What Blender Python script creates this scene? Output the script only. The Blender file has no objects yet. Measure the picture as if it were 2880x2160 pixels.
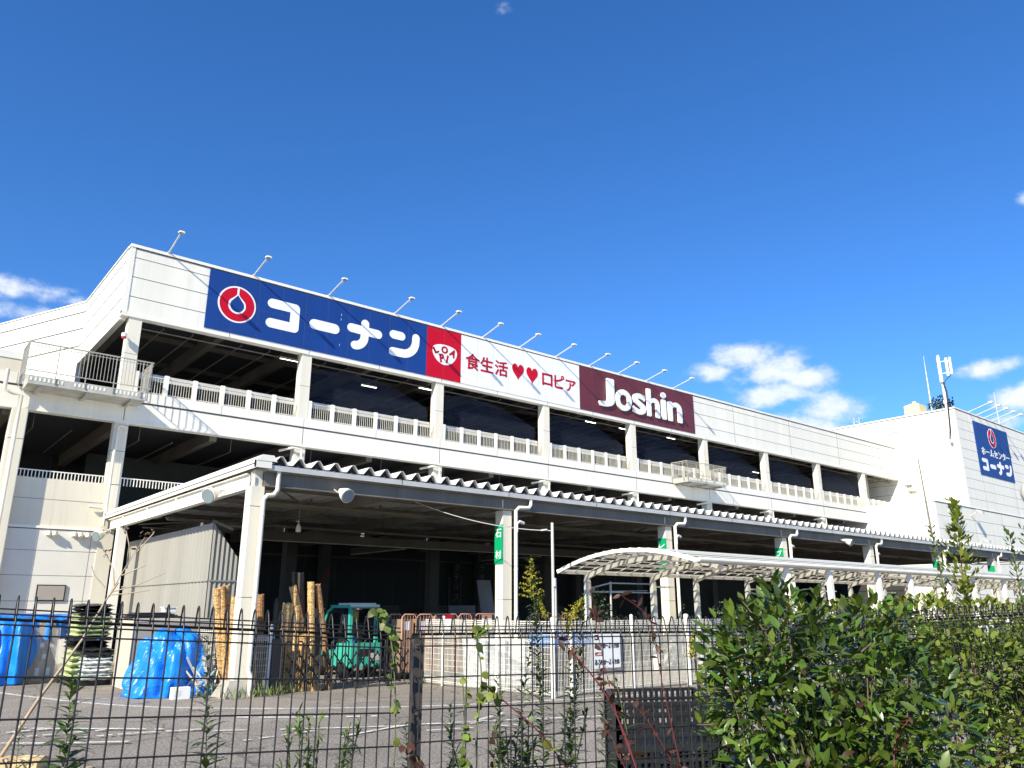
import bpy, math, random
from mathutils import Vector, Matrix
from mathutils.geometry import tessellate_polygon
random.seed(7)
R_=math.radians
sc=bpy.context.scene
# ---------------------------------------------------------------- camera
H=2.07
PITCH=math.atan(628/2184.6); YAW=R_(39.47)
Fw=Vector((math.sin(YAW)*math.cos(PITCH),math.cos(YAW)*math.cos(PITCH),math.sin(PITCH)))
Rt=Vector((math.cos(YAW),-math.sin(YAW),0)); Up=Rt.cross(Fw)
cd=bpy.data.cameras.new('camera'); cam=bpy.data.objects.new('camera',cd); sc.collection.objects.link(cam)
cam.matrix_world=Matrix(((Rt.x,Up.x,-Fw.x,0),(Rt.y,Up.y,-Fw.y,0),(Rt.z,Up.z,-Fw.z,H),(0,0,0,1)))
cd.sensor_width=36; cd.lens=36*2184.6/2880; cd.clip_start=.05; cd.clip_end=5000
sc.camera=cam
# ---------------------------------------------------------------- light
SUN=Vector((-.785,-.318,.545)).normalized()     # towards the sun
SEL=math.asin(SUN.z); 
sl=bpy.data.lights.new('sun','SUN'); sl.energy=4.9; sl.angle=R_(.53); sl.color=(1,.925,.75)
so=bpy.data.objects.new('sun',sl); sc.collection.objects.link(so); so.rotation_euler=SUN.to_track_quat('Z','Y').to_euler()
sc.view_settings.view_transform='Standard'; sc.view_settings.look='None'; sc.view_settings.exposure=.70; sc.view_settings.gamma=1
W=bpy.data.worlds.new('World'); sc.world=W; W.use_nodes=True
wn=W.node_tree; wn.nodes.clear()
def N(t,tree,**k):
    n=tree.nodes.new(t)
    for a,b in k.items():
        if a.startswith('i_'):
            key=a[2:]; key=int(key) if key.isdigit() else key.replace('_',' ')
            n.inputs[key].default_value=b
        else: setattr(n,a,b)
    return n
def math_(tree,op,a,b=None,c=None,clamp=False):
    n=tree.nodes.new('ShaderNodeMath'); n.operation=op; n.use_clamp=clamp
    for i,x in enumerate((a,b,c)):
        if x is None: continue
        if isinstance(x,(int,float)): n.inputs[i].default_value=x
        else: tree.links.new(x,n.inputs[i])
    return n.outputs[0]
SKY_STR=.074
def world():
    t=wn; L=t.links.new
    sky=N('ShaderNodeTexSky',t,sky_type='NISHITA',sun_disc=False,sun_elevation=SEL,sun_rotation=math.atan2(SUN.x,SUN.y),altitude=0,air_density=1.0,dust_density=.15,ozone_density=3.2)
    hs=N('ShaderNodeHueSaturation',t); hs.inputs['Hue'].default_value=.5; hs.inputs['Saturation'].default_value=1.10; hs.inputs['Value'].default_value=1.0
    tint=N('ShaderNodeMixRGB',t,blend_type='MULTIPLY'); tint.inputs[0].default_value=1; tint.inputs[2].default_value=(.97,1.255,1.70,1)
    L(sky.outputs[0],tint.inputs[1]); L(tint.outputs[0],hs.inputs['Color'])
    tc=N('ShaderNodeTexCoord',t); sep=N('ShaderNodeSeparateXYZ',t); L(tc.outputs['Generated'],sep.inputs[0])
    az=math_(t,'ARCTAN2',sep.outputs[0],sep.outputs[1]); el=math_(t,'ARCSINE',sep.outputs[2])
    tot=None
    # cloud banks: azimuth, elevation, half width, half height, weight (degrees)
    for a,e,w,h,k in CLOUDS:
        u=math_(t,'DIVIDE',math_(t,'SUBTRACT',az,R_(a)),R_(w)); v=math_(t,'DIVIDE',math_(t,'SUBTRACT',el,R_(e)),R_(h))
        r=math_(t,'ADD',math_(t,'MULTIPLY',u,u),math_(t,'MULTIPLY',v,v))
        g=math_(t,'MULTIPLY',math_(t,'POWER',2.718,math_(t,'MULTIPLY',r,-1)),k)
        tot=g if tot is None else math_(t,'MAXIMUM',tot,g)
    mp=N('ShaderNodeMapping',t); L(tc.outputs['Generated'],mp.inputs[0]); mp.inputs['Scale'].default_value=(1,1,1.5)
    n1=N('ShaderNodeTexNoise',t,i_Scale=20.0,i_Detail=10.0,i_Roughness=.6); L(mp.outputs[0],n1.inputs[0])
    n2=N('ShaderNodeTexNoise',t,i_Scale=40.0,i_Detail=6.0,i_Roughness=.6); L(mp.outputs[0],n2.inputs[0])
    d=math_(t,'ADD',tot,math_(t,'MULTIPLY',math_(t,'MULTIPLY',math_(t,'SUBTRACT',n1.outputs[0],.5),1.9),math_(t,'MULTIPLY',tot,2.2,clamp=True)))
    mr=N('ShaderNodeMapRange',t,interpolation_type='SMOOTHSTEP'); L(d,mr.inputs[0]); mr.inputs[1].default_value=.27; mr.inputs[2].default_value=.95
    mask=math_(t,'MULTIPLY',mr.outputs[0],.85)
    cr=N('ShaderNodeValToRGB',t); L(math_(t,'ADD',math_(t,'MULTIPLY',d,.55),math_(t,'MULTIPLY',n2.outputs[0],.5)),cr.inputs[0])
    cr.color_ramp.elements[0].position=.42; cr.color_ramp.elements[0].color=(5.6,6.8,8.8,1)
    cr.color_ramp.elements[1].position=.95; cr.color_ramp.elements[1].color=(9.6,9.7,9.9,1)
    mx=N('ShaderNodeMixRGB',t); L(mask,mx.inputs[0]); L(hs.outputs[0],mx.inputs[1]); L(cr.outputs[0],mx.inputs[2])
    bg=N('ShaderNodeBackground',t); bg.inputs[1].default_value=SKY_STR; L(mx.outputs[0],bg.inputs[0])
    out=N('ShaderNodeOutputWorld',t); L(bg.outputs[0],out.inputs[0])
CLOUDS=[(5.2,19.4,3.8,1.0,.85),(8.6,19.2,2.6,.6,.68),(5.5,18.0,4.6,.8,.78),(2.5,18.6,3,1.3,.8),
        (57.0,17.2,2.6,1.25,1.05),(54.6,16.4,2.6,.8,.85),(58.8,16.1,3.4,1.4,1.1),(61,15.4,2.4,1.1,1.0),(58.6,14.6,3.4,1.1,1.0),(62.6,13.2,2.6,1.15,1.1),(60,12.0,3.4,1.2,1.0),
        (72.4,14.5,1.9,.75,1.05),(74.2,12.7,2.6,1.2,1.05),(70.8,14.6,1.2,.5,.8),(77,13,3.2,1.6,.95),(72,11.2,3,.7,.7),(76.0,24.4,.9,.6,.85),(38.4,41.9,2,.6,.5)]
world()
# ---------------------------------------------------------------- materials
def pm(name,col,rough=.6,var=.12,scale=3.0,bump=0,bscale=60,metal=0,streak=False,spec=None,island=0,trans=0,speck=None,emit=0,worn=False,cracks=False):
    m=bpy.data.materials.new(name); m.use_nodes=True; t=m.node_tree; L=t.links.new
    b=t.nodes['Principled BSDF']; b.inputs['Roughness'].default_value=rough; b.inputs['Metallic'].default_value=metal
    if spec is not None: b.inputs['Specular IOR Level'].default_value=spec
    g=N('ShaderNodeNewGeometry',t); pos=g.outputs['Position']
    src=pos
    if streak:
        mp=N('ShaderNodeMapping',t); mp.inputs['Scale'].default_value=(1,1,.08); L(pos,mp.inputs[0]); src=mp.outputs[0]
    n=N('ShaderNodeTexNoise',t,i_Scale=scale,i_Detail=7.0,i_Roughness=.62); L(src,n.inputs[0])
    cr=N('ShaderNodeValToRGB',t); e=cr.color_ramp.elements
    e[0].position=.3; e[1].position=.7
    e[0].color=tuple(max(0,c*(1-var)) for c in col)+(1,); e[1].color=tuple(min(1,c*(1+var)) for c in col)+(1,)
    L(n.outputs[0],cr.inputs[0]); c=cr.outputs[0]
    if island:
        hs=N('ShaderNodeHueSaturation',t); L(c,hs.inputs['Color'])
        L(math_(t,'ADD',math_(t,'MULTIPLY',g.outputs['Random Per Island'],island*1.6),1-island*.7),hs.inputs['Value'])
        wn_=N('ShaderNodeTexWhiteNoise',t,noise_dimensions='1D'); L(g.outputs['Random Per Island'],wn_.inputs['W'])
        L(math_(t,'ADD',math_(t,'MULTIPLY',wn_.outputs[0],.05*min(1,island*2)),.475),hs.inputs['Hue'])
        c=hs.outputs[0]
    if streak:      # rain streaks and grime with their own shape
        m2=N('ShaderNodeMapping',t); m2.inputs['Scale'].default_value=(1,1,.035); L(pos,m2.inputs[0])
        n2=N('ShaderNodeTexNoise',t,i_Scale=5.5,i_Detail=5.0,i_Roughness=.7); L(m2.outputs[0],n2.inputs[0])
        r2=N('ShaderNodeMapRange',t); L(n2.outputs[0],r2.inputs[0]); r2.inputs[1].default_value=.56; r2.inputs[2].default_value=.76; r2.inputs[3].default_value=1; r2.inputs[4].default_value=.80
        mx=N('ShaderNodeMixRGB',t,blend_type='MULTIPLY'); mx.inputs[0].default_value=1; L(c,mx.inputs[1]); L(r2.outputs[0],mx.inputs[2]); c=mx.outputs[0]
    if cracks:
        nd=N('ShaderNodeTexNoise',t,i_Scale=1.3,i_Detail=5.0); L(pos,nd.inputs[0])
        va=N('ShaderNodeMixRGB',t,blend_type='LINEAR_LIGHT'); va.inputs[0].default_value=.35; L(pos,va.inputs[1]); L(nd.outputs['Color'],va.inputs[2])
        vo=N('ShaderNodeTexVoronoi',t,feature='DISTANCE_TO_EDGE',i_Scale=.42); L(va.outputs[0],vo.inputs[0])
        rc=N('ShaderNodeMapRange',t); L(vo.outputs[0],rc.inputs[0]); rc.inputs[1].default_value=.004; rc.inputs[2].default_value=.012; rc.inputs[3].default_value=.55; rc.inputs[4].default_value=1
        vp=N('ShaderNodeTexVoronoi',t,feature='F1',i_Scale=.16); L(va.outputs[0],vp.inputs[0]); sp=N('ShaderNodeSeparateColor',t); L(vp.outputs['Color'],sp.inputs[0])
        pc=math_(t,'ADD',math_(t,'MULTIPLY',sp.outputs[0],.26),.86)
        no=N('ShaderNodeTexNoise',t,i_Scale=1.1,i_Detail=4.0); L(pos,no.inputs[0]); ro=N('ShaderNodeMapRange',t); L(no.outputs[0],ro.inputs[0]); ro.inputs[1].default_value=.60; ro.inputs[2].default_value=.72; ro.inputs[3].default_value=1; ro.inputs[4].default_value=.72
        for q in (rc.outputs[0],pc,ro.outputs[0]):
            mx=N('ShaderNodeMixRGB',t,blend_type='MULTIPLY'); mx.inputs[0].default_value=1; L(c,mx.inputs[1]); L(q,mx.inputs[2]); c=mx.outputs[0]
    if speck:
        n3=N('ShaderNodeTexNoise',t,i_Scale=speck[0],i_Detail=3.0,i_Roughness=.7); L(pos,n3.inputs[0])
        mr=N('ShaderNodeMapRange',t); L(n3.outputs[0],mr.inputs[0]); mr.inputs[1].default_value=.42; mr.inputs[2].default_value=.66; mr.inputs[3].default_value=1-speck[1]; mr.inputs[4].default_value=1+speck[1]*1.6
        mx=N('ShaderNodeMixRGB',t,blend_type='MULTIPLY'); mx.inputs[0].default_value=1; L(c,mx.inputs[1]); L(mr.outputs[0],mx.inputs[2]); c=mx.outputs[0]
    L(c,b.inputs['Base Color'])
    if emit: b.inputs['Emission Color'].default_value=tuple(col)+(1,); b.inputs['Emission Strength'].default_value=emit
    if bump:
        nb=N('ShaderNodeTexNoise',t,i_Scale=bscale,i_Detail=5.0); L(pos,nb.inputs[0])
        bp=N('ShaderNodeBump',t,i_Strength=bump,i_Distance=.02); L(nb.outputs[0],bp.inputs['Height']); L(bp.outputs[0],b.inputs['Normal'])
    if worn:
        n4=N('ShaderNodeTexNoise',t,i_Scale=11.0,i_Detail=8.0,i_Roughness=.75); L(pos,n4.inputs[0])
        m4=N('ShaderNodeMapRange',t); L(n4.outputs[0],m4.inputs[0]); m4.inputs[1].default_value=.38; m4.inputs[2].default_value=.5
        tp=N('ShaderNodeBsdfTransparent',t); ms=N('ShaderNodeMixShader',t); L(m4.outputs[0],ms.inputs[0]); L(tp.outputs[0],ms.inputs[1]); L(b.outputs[0],ms.inputs[2]); L(ms.outputs[0],t.nodes['Material Output'].inputs[0])
    if trans:
        tr=N('ShaderNodeBsdfTranslucent',t); L(c,tr.inputs[0]); ms=N('ShaderNodeMixShader',t); ms.inputs[0].default_value=trans
        L(b.outputs[0],ms.inputs[1]); L(tr.outputs[0],ms.inputs[2]); L(ms.outputs[0],t.nodes['Material Output'].inputs[0])
    return m
def thin(name,col,alpha):
    m=pm(name,col,.8); t=m.node_tree; b=t.nodes['Principled BSDF']
    tr=N('ShaderNodeBsdfTransparent',t); ms=N('ShaderNodeMixShader',t); ms.inputs[0].default_value=alpha
    t.links.new(tr.outputs[0],ms.inputs[1]); t.links.new(b.outputs[0],ms.inputs[2]); t.links.new(ms.outputs[0],t.nodes['Material Output'].inputs[0])
    return m
M=dict(
 panel=pm('white_panel',(.79,.76,.67),.55,.06,1.3,streak=True),
 cream=pm('cream_concrete',(.72,.675,.56),.7,.07,1.2,streak=True,bump=.15,bscale=30),
 creamwall=pm('cream_wall',(.69,.63,.50),.75,.07,.9,bump=.12,bscale=20,streak=True),
 palewall=pm('pale_wall',(.72,.69,.62),.7,.05,.8,bump=.1,bscale=20),
 deckrail=pm('deck_rail_paint',(.60,.575,.50),.5,.08,3),
 railgrey=pm('balcony_rail_shade_grey',(.37,.35,.30),.5,.1,3),  # pale rail greyed: shaded sides of the bars put into the colour
 balc=pm('balcony_concrete',(.42,.41,.36),.75,.22,1.5,streak=True),
 white=pm('white_paint',(.82,.79,.70),.45,.04,2),
 offwhite=pm('off_white_paint',(.70,.66,.56),.5,.08,3,streak=True),
 joint=pm('dark_joint',(.10,.10,.10),.8),
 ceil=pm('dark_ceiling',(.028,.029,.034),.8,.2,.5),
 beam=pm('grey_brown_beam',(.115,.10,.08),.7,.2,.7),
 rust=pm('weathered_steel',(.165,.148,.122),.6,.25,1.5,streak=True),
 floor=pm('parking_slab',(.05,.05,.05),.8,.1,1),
 colshade=pm('column_shade_grey',(.10,.095,.085),.8,.1,1),  # column colour darkened to stand for the shade deep under the canopy
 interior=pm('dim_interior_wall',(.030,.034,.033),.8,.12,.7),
 galv=pm('galvanised_steel',(.60,.58,.54),.42,.1,2,metal=.25),
 roof=pm('folded_roof_sheet',(.72,.72,.70),.5,.07,1,streak=True),
 asphalt=pm('worn_asphalt',(.275,.24,.20),.9,.17,.5,bump=.9,bscale=34,speck=(28,.46),cracks=True),
 bedsoil=pm('planting_soil',(.09,.07,.05),.95,.2,5,bump=.8),
 paint=pm('worn_road_paint',(.72,.70,.64),.7,.08,3,speck=(9,.16),worn=True),
 concrete=pm('raw_concrete',(.36,.33,.28),.85,.18,3,bump=.4,bscale=25),
 blue=pm('sign_blue',(.001,.040,.22),.55,.09,.5,streak=True),
 red=pm('sign_red',(.52,.002,.022),.55,.05,1,spec=.25),
 dred=pm('letter_red',(.42,.006,.022),.5,.05,1,spec=.3),
 sheet=pm('translucent_sheet',(.52,.53,.52),.5,.12,1.5,streak=True),
 signwhite=pm('sign_white',(.82,.82,.81),.4,.03,1),
 maroon=pm('sign_maroon',(.125,.020,.026),.45,.12,1,streak=True),
 green=pm('sign_green',(.0,.30,.12),.4,.05,1),
 black=pm('black_paint',(.008,.008,.009),.45,.2,5),
 wire=pm('dark_coated_wire',(.020,.018,.017),.38,.2,8),
 post=pm('dark_brown_post',(.045,.036,.030),.45,.15,8),
 tarp=pm('blue_tarp',(.006,.20,.70),.38,.14,2.5,bump=.5,bscale=9),
 bamboo=pm('bamboo_slats',(.52,.32,.125),.6,.2,7,streak=True,speck=(26,.45)),
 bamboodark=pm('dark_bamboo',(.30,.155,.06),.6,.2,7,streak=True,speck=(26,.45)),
 brownroll=pm('brown_reed',(.06,.042,.028),.7,.2,7,streak=True,speck=(26,.4)),
 teal=pm('teal_machine_paint',(.045,.40,.30),.35,.07,2),
 machine=pm('machine_black',(.014,.014,.015),.5,.2,5),
 rubber=pm('rubber',(.02,.02,.02),.8),
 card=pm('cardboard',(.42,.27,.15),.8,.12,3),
 paper=pm('white_paper',(.78,.78,.77),.7,.03,3),
 wrap=thin('shrink_wrap',(.75,.76,.8),.28),
 wood=pm('pallet_wood',(.50,.34,.18),.8,.15,6),
 greenbag=pm('pale_green_bag',(.50,.55,.30),.4,.2,9,bump=.5,bscale=12,speck=(14,.25)),
 bagprint=pm('bag_print',(.26,.36,.17),.5,.2,9),
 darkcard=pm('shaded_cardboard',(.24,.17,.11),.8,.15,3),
 whitebag=pm('white_bag',(.66,.70,.68),.4,.1,6,bump=.5,bscale=12,speck=(14,.2)),
 blackbag=pm('black_bag',(.02,.02,.022),.3,.2,6,bump=.6,bscale=15),
 plasticblack=pm('black_plastic',(.014,.015,.016),.4,.15,6),
 beige=pm('beige_board',(.60,.54,.43),.7,.06,1,streak=True),
 beigegrey=pm('box_shade_and_board_grey',(.36,.32,.28),.7,.05,1),  # storage box: shade put into the beige; notice board: its own grey
 poly=pm('ribbed_plastic',(.29,.28,.25),.35,.12,.7,streak=True),
 orange=pm('orange_tube',(.46,.24,.16),.45,.1,4),
 brownboard=pm('dark_board',(.075,.066,.055),.6,.15,2),
 glass=pm('lamp_glass',(.20,.25,.26),.12,.05,3),
 camellia=pm('camellia_leaf',(.062,.104,.014),.32,.3,9,island=.68,trans=.12),
 vine=pm('vine_leaf',(.12,.165,.024),.5,.3,9,island=.62,trans=.22),
 privet=pm('yellow_green_leaf',(.155,.19,.022),.42,.3,6,island=.6,trans=.2),
 weed=pm('weed_leaf',(.085,.135,.03),.55,.25,9,island=.5,trans=.2),
 bright=pm('bright_weed_leaf',(.10,.17,.03),.55,.2,9,island=.4,trans=.25),
 bronze=pm('reddish_leaf',(.062,.026,.014),.55,.3,9,island=.6,trans=.2),
 stem=pm('green_stem',(.12,.13,.05),.6),
 redstem=pm('red_stem',(.14,.022,.024),.5),
 twig=pm('pale_twig',(.40,.31,.22),.8,.2,20),
 bark=pm('brown_bark',(.13,.09,.06),.85,.2,20),
 bloom=pm('yellow_bloom',(.34,.31,.03),.7,.25,30,island=.5,trans=.2),
 darkleaf=pm('dark_leaf',(.02,.04,.015),.5,.25,6,island=.5),
 lit=pm('lit_tube',(1,.98,.95),.4,emit=4),
 pvc=pm('cream_pipe',(.68,.65,.55),.45,.06,2),
 tank=pm('yellowed_tank',(.70,.58,.33),.5,.07,2),
 net=thin('bird_net',(.012,.020,.045),.24),
 redlens=pm('red_lens',(.4,.02,.03),.25),
 solar=pm('solar_underside',(.04,.04,.045),.4),
 tealblue=pm('pale_blue_plastic',(.30,.62,.72),.4,.1,4,bump=.6,bscale=10),
 dirtgreen=pm('grass_blades',(.12,.16,.04),.7,island=.4),
 stonewood=pm('rough_pale_wood',(.58,.42,.22),.85,.35,9,bump=.9,bscale=30),
 yellow=pm('yellow_plate',(.55,.42,.03),.5),
 bluecloth=pm('blue_cloth',(.02,.16,.50),.6),
 greyblue=pm('grey_interior_wall',(.20,.20,.21),.8,.06,.5),
)
# ---------------------------------------------------------------- mesh helpers
V=Vector
class MB:
    def __init__(s): s.v=[]; s.f=[]; s.m=[]; s.sm=[]
    def add(s,vs,fs,mi=0,smooth=False):
        o=len(s.v); s.v+= [tuple(p) for p in vs]
        for f in fs: s.f.append(tuple(i+o for i in f)); s.m.append(mi); s.sm.append(smooth)
        return s
    def hexa(s,p,mi=0):
        return s.add(p,[(0,3,2,1),(4,5,6,7),(0,1,5,4),(1,2,6,5),(2,3,7,6),(3,0,4,7)],mi)
    def box(s,x0,x1,y0,y1,z0,z1,mi=0):
        return s.hexa([(x0,y0,z0),(x1,y0,z0),(x1,y1,z0),(x0,y1,z0),(x0,y0,z1),(x1,y0,z1),(x1,y1,z1),(x0,y1,z1)],mi)
    def bar(s,a,b,w,h,mi=0,up=(0,0,1)):          # rectangular bar from a to b
        a=V(a); b=V(b); d=(b-a).normalized(); u=V(up)
        if abs(d.dot(u))>.98: u=V((0,1,0))
        r=d.cross(u).normalized()*w/2; u=r.cross(d).normalized()*h/2
        return s.hexa([a-r-u,a+r-u,b+r-u,b-r-u,a-r+u,a+r+u,b+r+u,b-r+u],mi)
    def tube(s,pts,r,n=6,mi=0,caps=True,smooth=True):
        pts=[V(p) for p in pts]; k=len(pts)
        rs=r if isinstance(r,(list,tuple)) else [r]*k
        vs=[]; u=None
        for i,p in enumerate(pts):
            d=(pts[min(i+1,k-1)]-pts[max(i-1,0)])
            d=d.normalized() if d.length>1e-9 else V((0,0,1))
            if u is None:
                u=d.cross(V((0,0,1))) if abs(d.z)<.95 else d.cross(V((0,1,0)))
            u=(u-d*u.dot(d)).normalized(); w=d.cross(u)
            for j in range(n):
                a=2*math.pi*j/n; vs.append(p+(u*math.cos(a)+w*math.sin(a))*rs[i])
        fs=[(i*n+j,i*n+(j+1)%n,(i+1)*n+(j+1)%n,(i+1)*n+j) for i in range(k-1) for j in range(n)]
        s.add(vs,fs,mi,smooth)
        if caps and n>2: s.add([vs[j] for j in range(n)],[tuple(range(n))[::-1]],mi); s.add(vs[-n:],[tuple(range(n))],mi)
        return s
    def poly(s,pts,ext,mi=0):                      # planar polygon extruded by vector
        e=V(ext); n=len(pts); a=[V(p) for p in pts]; b=[p+e for p in a]
        return s.add(a+b,[tuple(range(n))[::-1],tuple(range(n,2*n))]+[(i,(i+1)%n,n+(i+1)%n,n+i) for i in range(n)],mi)
    def build(s,name,mats,parent=None):
        me=bpy.data.meshes.new(name); off=V(parent['_w']) if parent is not None and '_w' in parent else V((0,0,0))
        me.from_pydata([(x-off.x,y-off.y,z-off.z) for x,y,z in s.v],[],s.f)
        for m in (mats if isinstance(mats,(list,tuple)) else [mats]): me.materials.append(m)
        me.polygons.foreach_set('material_index',s.m); me.polygons.foreach_set('use_smooth',s.sm); me.update()
        o=bpy.data.objects.new(name,me); sc.collection.objects.link(o)
        if parent is not None: o.parent=parent
        if parent is not None: o['_w']=tuple(off)
        return o
def tag(o,label=None,cat=None,group=None,kind=None):
    for k,v in (('label',label),('category',cat),('group',group),('kind',kind)):
        if v: o[k]=v
    return o
def thing(name,loc,label,cat,group=None):
    o=bpy.data.objects.new(name,None); o.empty_display_size=.2; sc.collection.objects.link(o); o.location=loc; o['_w']=tuple(loc)
    return tag(o,label,cat,group)
def copy_tree(o,parent=None,dloc=None):
    c=o.copy(); sc.collection.objects.link(c)
    if parent is not None: c.parent=parent
    elif dloc is not None: c.location=o.location+V(dloc)
    for ch in list(o.children): copy_tree(ch,c)
    return c
def single(mb,name,mats,label,cat,group=None,base=None):
    """one-mesh top-level thing with its origin at its base"""
    if base is None:
        xs=[p[0] for p in mb.v]; ys=[p[1] for p in mb.v]; zs=[p[2] for p in mb.v]
        base=((min(xs)+max(xs))/2,(min(ys)+max(ys))/2,min(zs))
    mb.v=[(x-base[0],y-base[1],z-base[2]) for x,y,z in mb.v]
    o=mb.build(name,mats); o.location=base
    return tag(o,label,cat,group)
def text_mesh(s,offset=0,ext=.02):
    cu=bpy.data.curves.new('t','FONT'); cu.body=s; cu.extrude=ext; cu.offset=offset; cu.resolution_u=4
    o=bpy.data.objects.new('t',cu); sc.collection.objects.link(o); bpy.context.view_layer.update()
    me=bpy.data.meshes.new_from_object(o.evaluated_get(bpy.context.evaluated_depsgraph_get()))
    vs=[v.co.copy() for v in me.vertices]; fs=[tuple(p.vertices) for p in me.polygons]
    bpy.data.objects.remove(o); bpy.data.meshes.remove(me); return vs,fs
def text_fit(mb,s,o,ux,uy,w,h,mi=0,offset=.0,depth=.02,rot=0,bold=0):
    """writing s, stretched to w x h metres, lower left corner at o, along ux / up uy"""
    vs,fs=text_mesh(s,0,.5); ux=V(ux);uy=V(uy); nz=ux.cross(uy); o=V(o)
    x0=min(v.x for v in vs);x1=max(v.x for v in vs);y0=min(v.y for v in vs);y1=max(v.y for v in vs)
    c,sn=math.cos(rot),math.sin(rot); out=[]
    for v in vs:
        a=(v.x-x0)/(x1-x0)*w; b=(v.y-y0)/(y1-y0)*h
        if rot: a,b=a-w/2,b-h/2; a,b=a*c-b*sn+w/2,a*sn+b*c+h/2
        out.append(o+ux*a+uy*b+nz*(v.z*2*depth))
    if not bold: bold=offset*.45*h
    k=8 if bold>.03 else 4
    mb.add(out,fs,mi)
    for j in range(k):
        a=2*math.pi*j/k; sh=ux*math.cos(a)*bold+uy*math.sin(a)*bold-nz*.0007*(j+1)
        mb.add([p+sh for p in out],fs,mi)
def stroke(pts,w,capn=8):
    """outline polygon (2D) of a thick stroke with round ends, round outer and square inner joints"""
    P=[V((p[0],p[1])) for p in pts]; n=len(P); h=w/2
    def perp(d): return V((-d.y,d.x))
    D=[(P[i+1]-P[i]).normalized() for i in range(n-1)]
    def side(seq,dirs):
        out=[]
        for i,p in enumerate(seq):
            if i==0: out.append(p+perp(dirs[0])*h)
            elif i==len(seq)-1: out.append(p+perp(dirs[-1])*h)
            else:
                a,b=dirs[i-1],dirs[i]; cr=a.x*b.y-a.y*b.x
                if cr>0.001:   # left side is inner
                    bis=(perp(a)+perp(b)).normalized(); out.append(p+bis*(h/max(.3,bis.dot(perp(a)))))
                elif cr<-.001:
                    t0=math.atan2(perp(a).y,perp(a).x); dt=math.atan2(cr,a.dot(b)); k=max(1,int(abs(dt)/.2))
                    out+=[p+V((math.cos(t0+dt*j/k),math.sin(t0+dt*j/k)))*h for j in range(k+1)]
                else: out.append(p+perp(a)*h)
        return out
    def cap(p,d):
        t0=math.atan2(perp(d).y,perp(d).x)
        return [p+V((math.cos(t0-math.pi*j/capn),math.sin(t0-math.pi*j/capn)))*h for j in range(1,capn)]
    Lf=side(P,D); Rt_=side(P[::-1],[-d for d in D[::-1]])
    return Lf+cap(P[-1],D[-1])+Rt_+cap(P[0],-D[0])
def arc(cx,cy,r,a0,a1,n=12): return [(cx+r*math.cos(R_(a0+(a1-a0)*i/n)),cy+r*math.sin(R_(a0+(a1-a0)*i/n))) for i in range(n+1)]
def plate(mb,pts2,o,ux,uy,t,mi=0):                 # 2D outline -> solid plate standing t proud of o's plane
    ux=V(ux);uy=V(uy);nz=ux.cross(uy);o=V(o)
    P=[o+ux*p[0]+uy*p[1] for p in pts2]; n=len(P)
    tri=tessellate_polygon([[V((p[0],p[1],0)) for p in pts2]]); e=nz*t
    fs=[]
    for a,b,c in tri:
        A,B,C_=pts2[a],pts2[b],pts2[c]; cr=(B[0]-A[0])*(C_[1]-A[1])-(B[1]-A[1])*(C_[0]-A[0])
        fs.append((n+a,n+b,n+c) if cr>0 else (n+a,n+c,n+b))
    mb.add(P+[p+e for p in P],fs+[(i,(i+1)%n,n+(i+1)%n,n+i) for i in range(n)],mi)
def leaf(mb,b,d,up,L,W,curl=.15,mi=0,fold=.25):
    d=V(d).normalized(); s=d.cross(V(up))
    if s.length<1e-3: s=d.cross(V((1,0,0)))
    s.normalize(); n=s.cross(d); f=fold*.34; W=W/L
    b=V(b); p=lambda t,x,z: b+d*(L*t)+s*(W*L*x)+n*(L*z)
    mb.add([b,p(.16,-.3,f*.3),p(.16,0,0),p(.16,.3,f*.3),p(.42,-.5,f*.5*W*2-curl*.12),p(.42,0,-curl*.12),p(.42,.5,f*.5*W*2-curl*.12),p(.74,-.36,f*.4*W*2-curl*.5),p(.74,0,-curl*.5),p(.74,.36,f*.4*W*2-curl*.5),p(1,0,-curl)],
      [(0,2,1),(0,3,2),(1,2,5,4),(2,3,6,5),(4,5,8,7),(5,6,9,8),(7,8,10),(8,9,10)],mi,True)
def rv(a=1): return V((random.uniform(-a,a),random.uniform(-a,a),random.uniform(-a,a)))
def sph():
    while 1:
        p=rv()
        if .05<p.length<1: return p
# ================================================================ GROUND
g=MB(); g.add([(-1500,-900,0),(1800,-900,0),(1800,2500,0),(-1500,2500,0)],[(0,1,2,3)]); tag(g.build('asphalt_lot',M['asphalt']),kind='structure')
g=MB(); g.poly([(-6,-6,-.05),(9,-6,-.05),(6.6,1.4,-.05),(5.0,3.6,-.05),(3.2,3.4,-.05),(1.9,3.9,-.05),(-6,4.9,-.05)],(0,0,.5)); tag(g.build('planting_strip',M['bedsoil']),kind='structure')
def catmull(p,n=8):
    o=[]; P=[V(q) for q in p]; P=[P[0]*2-P[1]]+P+[P[-1]*2-P[-2]]
    for i in range(1,len(P)-2):
        for j in range(n):
            t=j/n; a,b,c,d=P[i-1:i+3]
            o.append(.5*((2*b)+(c-a)*t+(2*a-5*b+4*c-d)*t*t+(3*b-a-3*c+d)*t**3))
    return o+[P[-2]]
def road_line(mb,pts,w,z=.004,worn=0):
    q=catmull([(x,y,0) for x,y in pts],10)
    for i in range(len(q)-1):
        if worn and random.random()<worn: continue
        a,b=q[i],q[i+1]; d=(b-a).normalized(); s=V((-d.y,d.x,0))*w/2
        mb.add([(a-s).to_tuple()[:2]+(z,),(b-s).to_tuple()[:2]+(z,),(b+s).to_tuple()[:2]+(z,),(a+s).to_tuple()[:2]+(z,)],[(0,1,2,3)])
g=MB(); road_line(g,[(1.5,31),(3.36,24.32),(4.95,19.75),(7.1,17.18),(10.11,15.26),(13.1,14.3),(15.5,13.8),(20,13.4),(34,12.8)],.13)
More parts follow.
